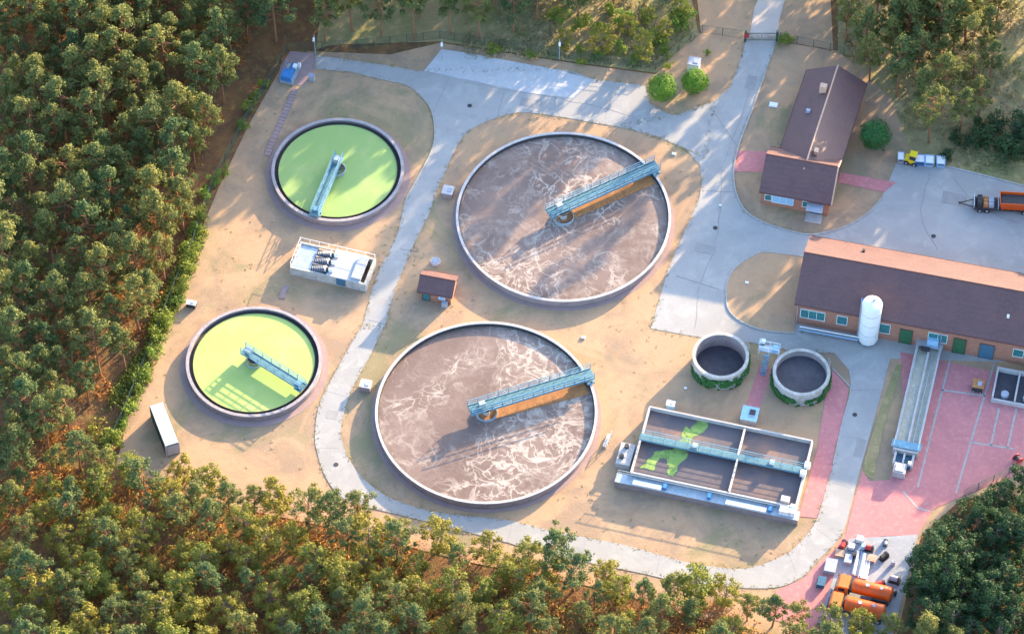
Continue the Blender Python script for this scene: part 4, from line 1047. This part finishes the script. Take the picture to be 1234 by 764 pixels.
def plant(pts, kindf, sf, edge_px, row, where, start, deep_label, grp):
    line = [tuple(G(*q)[:2]) for q in edge_px] if edge_px else None
    edge = []; rest = []
    for p_ in pts:
        if line:
            d_, t_ = edge_dist(p_, line)
            (edge if d_ < row else rest).append((t_, p_))
        else: rest.append((0, p_))
    edge.sort()
    for n_, (t_, p_) in enumerate(edge):
        kd = kindf(p_); what = {'pine':'pine','broad':'yellow-green leafy tree','dark':'dark leafy tree'}[kd]
        tree(kd, p_[0], p_[1], sf(p_, kd), f"{what}, {ordinal(n_+1)} from the {start} in the {where}", grp)
    for _, p_ in rest:
        kd = kindf(p_); tree(kd, p_[0], p_[1], sf(p_, kd), deep_label[kd], grp)
def rs(a_, b_):
    return lambda p_, kd: a_+(b_-a_)*(.5+.5*math.sin(p_[0]*12.9+p_[1]*78.2))
hash_ = lambda p_: abs(math.sin(p_[0]*127.1+p_[1]*311.7)*43758.5) % 1
# left forest
LE = [(318,-60),(308,40),(268,140),(240,200),(225,270),(203,350),(165,430),(112,500),(60,560)]
pts = scatter([(-40,-70)]+LE+[(-40,600)], 3.4, 1)
plant(pts, lambda p_: 'pine', rs(.88, 1.28), LE, 3.2, 'edge row of the left forest', 'top', {'pine':'pine deep inside the dense left forest'}, 'pines of the left forest')
# bottom forest
BE = [(60,560),(130,566),(220,582),(300,612),(400,630),(480,642),(560,668),(650,680),(740,704),(790,724),(840,722),(900,728),(960,752),(1100,780),(1160,790)]
pts = scatter([(-40,600)]+BE+[(1270,800),(1270,850),(-40,850)], 3.2, 2)
plant(pts, lambda p_: 'broad' if hash_(p_) < .5 else 'pine', lambda p_, kd: (.70 if kd == 'pine' else .72)+.42*hash_((p_[1], p_[0]))**1.5, BE, 3.6, 'front row below the ring road', 'left', {'pine':'pine inside the wood along the bottom','broad':'yellow-green leafy tree inside the bottom wood'}, 'trees of the bottom wood')
# right bottom dark grove
DE = [(1102,750),(1110,702),(1128,666),(1164,636),(1246,588)]
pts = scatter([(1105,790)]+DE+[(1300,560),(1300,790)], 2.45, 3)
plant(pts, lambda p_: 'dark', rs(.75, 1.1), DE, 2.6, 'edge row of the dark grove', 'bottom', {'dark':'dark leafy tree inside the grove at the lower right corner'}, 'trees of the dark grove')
# top wood behind the forecourt
TE = [(312,70),(345,44),(400,58),(470,62),(520,50),(620,52),(690,36),(740,10),(780,-20),(800,-50)]
pts = scatter([(320,-90)]+TE+[(800,-90),(800,-230),(320,-230)], 4.3, 4)
plant(pts, lambda p_: 'pine', rs(.95, 1.25), TE, 3.4, 'front row behind the forecourt', 'left', {'pine':'pine inside the wood behind the forecourt'}, 'pines behind the forecourt')
# top right cluster
CE = [(1012,52),(1045,95),(1085,150),(1120,182),(1165,170),(1198,120),(1200,40),(1195,-60)]
pts = scatter(CE+[(1080,-190),(985,-190),(995,-40)], 3.9, 5)
plant(pts, lambda p_: 'pine', rs(.85, 1.15), CE, 3.4, 'outer row behind the office building', 'left', {'pine':'pine inside the group behind the office building'}, 'pines behind the office building')
pts = scatter([(645,66),(700,70),(790,80),(832,40),(825,-40),(690,-40),(650,25)], 5.0, 11)
plant(pts, lambda p_: 'broad', lambda p_, kd: .5+.35*hash_(p_), None, 0, '', '', {'broad':'low leafy tree on the scrub behind the forecourt'}, 'low trees behind the forecourt')
pts = scatter([(1085,15),(1150,5),(1165,60),(1095,75)], 2.3, 14)
plant(pts, lambda p_: 'pine', lambda p_, kd: 1.1+.2*hash_(p_), None, 0, '', '', {'pine':'pine in the thick middle of the group behind the office building'}, 'pines in the middle of the group')
pts = scatter([(1050,55),(1100,60),(1100,130),(1075,118)], 3.0, 12)
plant(pts, lambda p_: 'pine', lambda p_, kd: .95+.2*hash_(p_), None, 0, '', '', {'pine':'pine close behind the office building'}, 'pines close behind the office building')
# trees standing outside the frame on the sunny side
def outside(poly, dmin, seed, s0, s1, kd='pine'):
    for p_ in scatter(poly, dmin, seed): tree(kd, p_[0], p_[1], s0+(s1-s0)*hash_(p_), 'pine outside the frame', sz=(s0+(s1-s0)*hash_(p_))*1.08)
outside([(1290,-70),(1660,-70),(1660,250),(1430,250),(1400,120),(1310,50)], 3.7, 6, 1.15, 1.45)
outside([(1400,250),(1560,250),(1560,440),(1390,440)], 4.6, 7, 1.1, 1.4)
outside([(952,-90),(1110,-90),(1110,-46),(958,-44)], 3.7, 8, .95, 1.2, 'tall')
outside([(868,-92),(906,-92),(912,-45),(872,-45)], 3.7, 9, .95, 1.15, 'tall')
outside([(600,-12),(700,-30),(780,-90),(790,-170),(700,-150),(600,-60)], 3.1, 15, 1.15, 1.4)
# build the collected trees: those that show as things, the rest of the pines as one mass
def shows(q):
    x, y, s_ = q[1], q[2], q[3]; hh = PH_[q[0]]*s_
    u0, v0 = PX((x, y, hh)); u1, v1 = PX((x, y, hh*.4))
    return -22 < (u0+u1)/2 < PW+22 and v1 > -30 and v0 < PH+14
vis = [q for q in trees_ if shows(q)]; hid = [q for q in trees_ if not shows(q) and q[2] > -1000]
pv = [q for q in vis if q[0] == 'pine']; pv.sort(key=lambda q: q[2]-q[3]*30); over = pv[290:]
hid = [q for q in hid if PX((q[1], q[2], 0))[1] < 300 or q[0] != 'pine'] 
for q in vis:
    if q not in over: tree_build(*q)
mass = over+[q for q in hid if PX((q[1], q[2], 0))[1] < 450 and PX((q[1], q[2], 0))[0] > -10]
mv = {'crown': MB(), 'trunk': MB()}
import numpy as np
def merge(idx, name, m_, sel):
    VV = []; CNT = []; IDX = []; base = 0
    for q in sel:
        me = proto(q[0], q[8], PH_[q[0]])[idx]; nv = len(me.vertices)
        co = np.empty(nv*3, np.float32); me.vertices.foreach_get('co', co); co = co.reshape(-1, 3).copy()
        a_ = (q[1]*13.7+q[2]*7.1) % 6.28; sx = q[3]; sz_ = q[7] or q[3]
        x = co[:,0]*sx; y_ = co[:,1]*sx; co[:,2] = co[:,2]*sz_-.05
        co[:,0] = x*math.cos(a_)-y_*math.sin(a_)+q[1]; co[:,1] = x*math.sin(a_)+y_*math.cos(a_)+q[2]
        VV.append(co)
        nl = len(me.loops); li = np.empty(nl, np.int32); me.loops.foreach_get('vertex_index', li); IDX.append(li+base); base += nv
        lt = np.empty(len(me.polygons), np.int32); me.polygons.foreach_get('loop_total', lt); CNT.append(lt)
    V_ = np.concatenate(VV); I_ = np.concatenate(IDX); C_ = np.concatenate(CNT)
    me = bpy.data.meshes.new(name); me.vertices.add(len(V_)); me.vertices.foreach_set('co', V_.ravel())
    me.loops.add(len(I_)); me.loops.foreach_set('vertex_index', I_)
    me.polygons.add(len(C_)); me.polygons.foreach_set('loop_start', np.concatenate([[0], np.cumsum(C_)[:-1]]).astype(np.int32)); me.polygons.foreach_set('loop_total', C_)
    me.update(calc_edges=True); me.materials.append(m_)
    o_ = bpy.data.objects.new(name, me); col.objects.link(o_); return o_
if mass:
    o_ = merge(0, 'far_wood', M['pine'], mass); o_['kind'] = 'stuff'; o_['label'] = 'mass of further pines at the back and beyond the edges of the picture'; o_['category'] = 'wood'
    t_ = merge(1, 'trunks', M['bark'], mass); t_.parent = o_; t_['kind'] = 'stuff'

# bushes along the fence and around
bl = [(250,232,.9),(258,215,.8),(270,205,.7),(302,128,.9),(308,112,.8),(293,150,.8),(318,98,.7),(240,258,1.0),(236,276,.9),(228,300,1.1),(224,322,1.0),(218,345,1.1),(213,362,.9),(200,385,1.2),(192,405,1.2),(186,425,1.1),(176,450,1.0),(168,462,.9),(158,492,1.1),(146,508,.9),(136,530,1.2),(130,545,1.0)]
bl.sort(key=lambda b_: b_[1])
for n_, (u, v, s) in enumerate(bl):
    p_ = G(u, v+6); tree('bush', p_.x, p_.y, s*1.15, f'bright green bush, {ordinal(n_+1)} from the top along the left fence', 'bushes along the left fence')
bl = [(697,58,.8),(752,30,1.6),(737,12,1.0),(823,20,1.5),(818,30,1.2),(720,66,.9),(765,72,.9),(745,60,1.1),(702,72,.7),(788,50,1.4),(800,60,1.1),(780,20,1.2),(700,30,1.5),(640,66,.8),(595,58,.9),(672,20,1.2),(722,40,1.4),(806,78,.7),(852,62,.5)]
bl.sort()
for n_, (u, v, s) in enumerate(bl):
    p_ = G(u, v+5); tree('bush', p_.x, p_.y, s*1.05, f'green bush, {ordinal(n_+1)} from the left on the scrub behind the forecourt', 'bushes behind the forecourt')
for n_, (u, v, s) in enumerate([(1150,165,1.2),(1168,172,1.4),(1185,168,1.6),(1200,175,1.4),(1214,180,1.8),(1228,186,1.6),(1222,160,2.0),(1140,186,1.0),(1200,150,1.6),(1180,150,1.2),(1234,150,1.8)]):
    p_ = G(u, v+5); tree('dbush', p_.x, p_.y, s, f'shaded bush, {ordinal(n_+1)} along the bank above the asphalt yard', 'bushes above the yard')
for n_, (u, v, s_) in enumerate([(1107,700,1.0),(1110,682,1.1),(1114,664,1.2),(1122,648,1.1),(1134,636,1.2),(1148,624,1.1),(1162,612,1.2),(1180,603,1.1),(1198,594,1.2),(1216,586,1.1)]):  # dark bushes added to stand in for shade on the bare bank
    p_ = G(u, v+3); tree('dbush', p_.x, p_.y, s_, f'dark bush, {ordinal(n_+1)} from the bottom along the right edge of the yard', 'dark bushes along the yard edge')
p_ = G(943, 52); tree('bush', p_.x, p_.y, .9, 'small bush beside the right gate post'); p_ = G(950, 50); tree('bush', p_.x, p_.y, .8, 'small bush on the fence line right of the gate')

def topiary(px, r_, zc, label, m_):
    p_ = G(*px); t = thing('clipped_tree', label, 'tree', p_)
    m = MB(); random.seed(int(px[0]))
    for i in range(5200):
        d = rv(); nz = 1+.30*mnoise.noise(d*2.2+Vector((px[0],0,0)))+.14*mnoise.noise(d*6)
        leafquad(m, Vector((d.x, d.y, d.z*.92))*r_*nz*random.uniform(.78, 1.04)+Vector((0,0,zc)), d+rv()*.5, random.uniform(.16,.28))
    m.build('crown', M[m_], t)
    m = MB(); m.tube((0,0,0), (0,0,zc), .16, .09, n=8)
    for i in range(6): d = rv(); m.tube((0,0,zc-r_*.6), Vector((d.x,d.y,abs(d.z)))*r_*.7+Vector((0,0,zc)), .05, .02, n=5)
    m.build('trunk', M['bark2'], t)
topiary((797,120), 2.15, 2.7, 'clipped bright green ball-shaped tree beside the forecourt, left of a pair', 'topiary')
topiary((837,111), 2.0, 2.5, 'clipped bright green ball-shaped tree in front of the small kiosk, right of a pair', 'topiary')
topiary((1053,176), 2.3, 2.6, 'clipped dark green ball-shaped tree beside the office building', 'dtopiary')

# undergrowth and tufts
def tufts(name, polys, n, size, hgt, m_, label, cat, seed):
    random.seed(seed); m = MB()
    for poly_px in polys:
        poly = [tuple(G(*q)[:2]) for q in poly_px]; xs = [q[0] for q in poly]; ys = [q[1] for q in poly]; k_ = 0; tr_ = 0
        while k_ < n and tr_ < n*8:
            tr_ += 1
            x = random.uniform(min(xs), max(xs)); y = random.uniform(min(ys), max(ys))
            if not inside((x, y), poly) or mnoise.noise(Vector((x*.15, y*.15, seed))) < -.12+random.uniform(-.3,.3): continue
            k_ += 1
            c_ = Vector((x, y, 0)); s_ = random.uniform(.6, 1.3)
            for j in range(9):
                d = rv(); d.z = abs(d.z)
                leafquad(m, c_+Vector((d.x*size*s_, d.y*size*s_, d.z*hgt*s_)), d+rv()*.6, random.uniform(.22,.42)*s_)
    o_ = m.build(name, m_); o_['kind'] = 'stuff'; o_['label'] = label; o_['category'] = cat
tufts('undergrowth', [[(-110,600)]+BE+[(1330,880),(-110,880)], [(-110,-70)]+LE+[(-110,600)]], 6500, .6, .9, M['dry'], 'rusty orange bracken and dry undergrowth between the trees', 'undergrowth', 3)
tufts('green_undergrowth', [[(60,540),(130,585),(300,640),(480,672),(650,712),(830,752),(1100,790),(1100,860),(60,760)], [(160,440),(205,340),(235,270),(250,280),(215,370),(185,440),(150,520),(110,560),(90,540)]], 1500, .6, .9, M['broad'], 'green undergrowth along the edges of the wood', 'undergrowth', 4)
tufts('scrub', [[(560,70),(700,74),(790,84),(835,50),(830,-40),(640,-40),(560,30)], [(1010,58),(1080,118),(1100,190),(1240,215),(1240,-20),(1010,-20)]], 1100, .45, .55, M['scrub'], 'dry yellow-green scrub on the ground between the wood and the paving', 'scrub', 5)

# straw tufts over the open ground, thicker along the pavement edges
def straw(n, seed):
    random.seed(seed); m = MB()
    area = [tuple(G(*q)[:2]) for q in [(390,90),(520,60),(700,82),(780,92),(846,45),(895,50),(880,95),(835,140),(780,170),(846,205),(840,245),(785,395),(845,410),(830,480),(785,500),(770,520),(730,590),(940,640),(960,655),(900,678),(680,635),(560,612),(430,560),(412,520),(430,470),(500,300),(560,165),(520,130),(495,240),(400,455),(383,500),(385,585),(300,600),(160,545),(200,420),(240,320),(300,160),(345,95)]]
    holes = [(T[k][0], T[k][1]+1.2) for k in T]
    xs = [q[0] for q in area]; ys = [q[1] for q in area]; k_ = 0
    roads = [[tuple(G(*q)[:2]) for q in P_] for P_ in (P1, P2, P3)]
    while k_ < n:
        x = random.uniform(min(xs), max(xs)); y = random.uniform(min(ys), max(ys))
        if mnoise.noise(Vector((x*.11, y*.11, 7)))+.5*mnoise.noise(Vector((x*.5, y*.5, 2))) < random.uniform(-.25,.45): continue
        if not inside((x, y), area) or any((x-c_.x)**2+(y-c_.y)**2 < r_*r_ for c_, r_ in holes) or any(inside((x, y), P_) for P_ in roads): continue
        k_ += 1
        for j in range(4):
            d = rv(); d.z = abs(d.z)*.2+.1
            leafquad(m, Vector((x, y, .01))+d*.2, Vector((0,0,1))+rv()*.45, random.uniform(.12,.28))
    for P_ in roads:
        for a_, b_ in zip(P_, P_[1:]+P_[:1]):
            a2 = Vector(a_); b2 = Vector(b_); L2 = (b2-a2).length
            if L2 > 25: continue
            for i in range(int(L2*3.5)):
                q = a2.lerp(b2, random.random())+Vector((random.gauss(0,.22), random.gauss(0,.22)))
                if q.x > 45: continue
                for j in range(3):
                    d = rv(); d.z = abs(d.z)*.2+.1
                    leafquad(m, Vector((q.x, q.y, .055))+d*.15, Vector((0,0,1))+rv()*.4, random.uniform(.10,.24))
    o_ = m.build('grass_tufts', M['tuft']); o_['kind'] = 'stuff'; o_['label'] = 'dry straw and weeds growing over the open ground and along road edges'; o_['category'] = 'grass'
straw(250, 12)
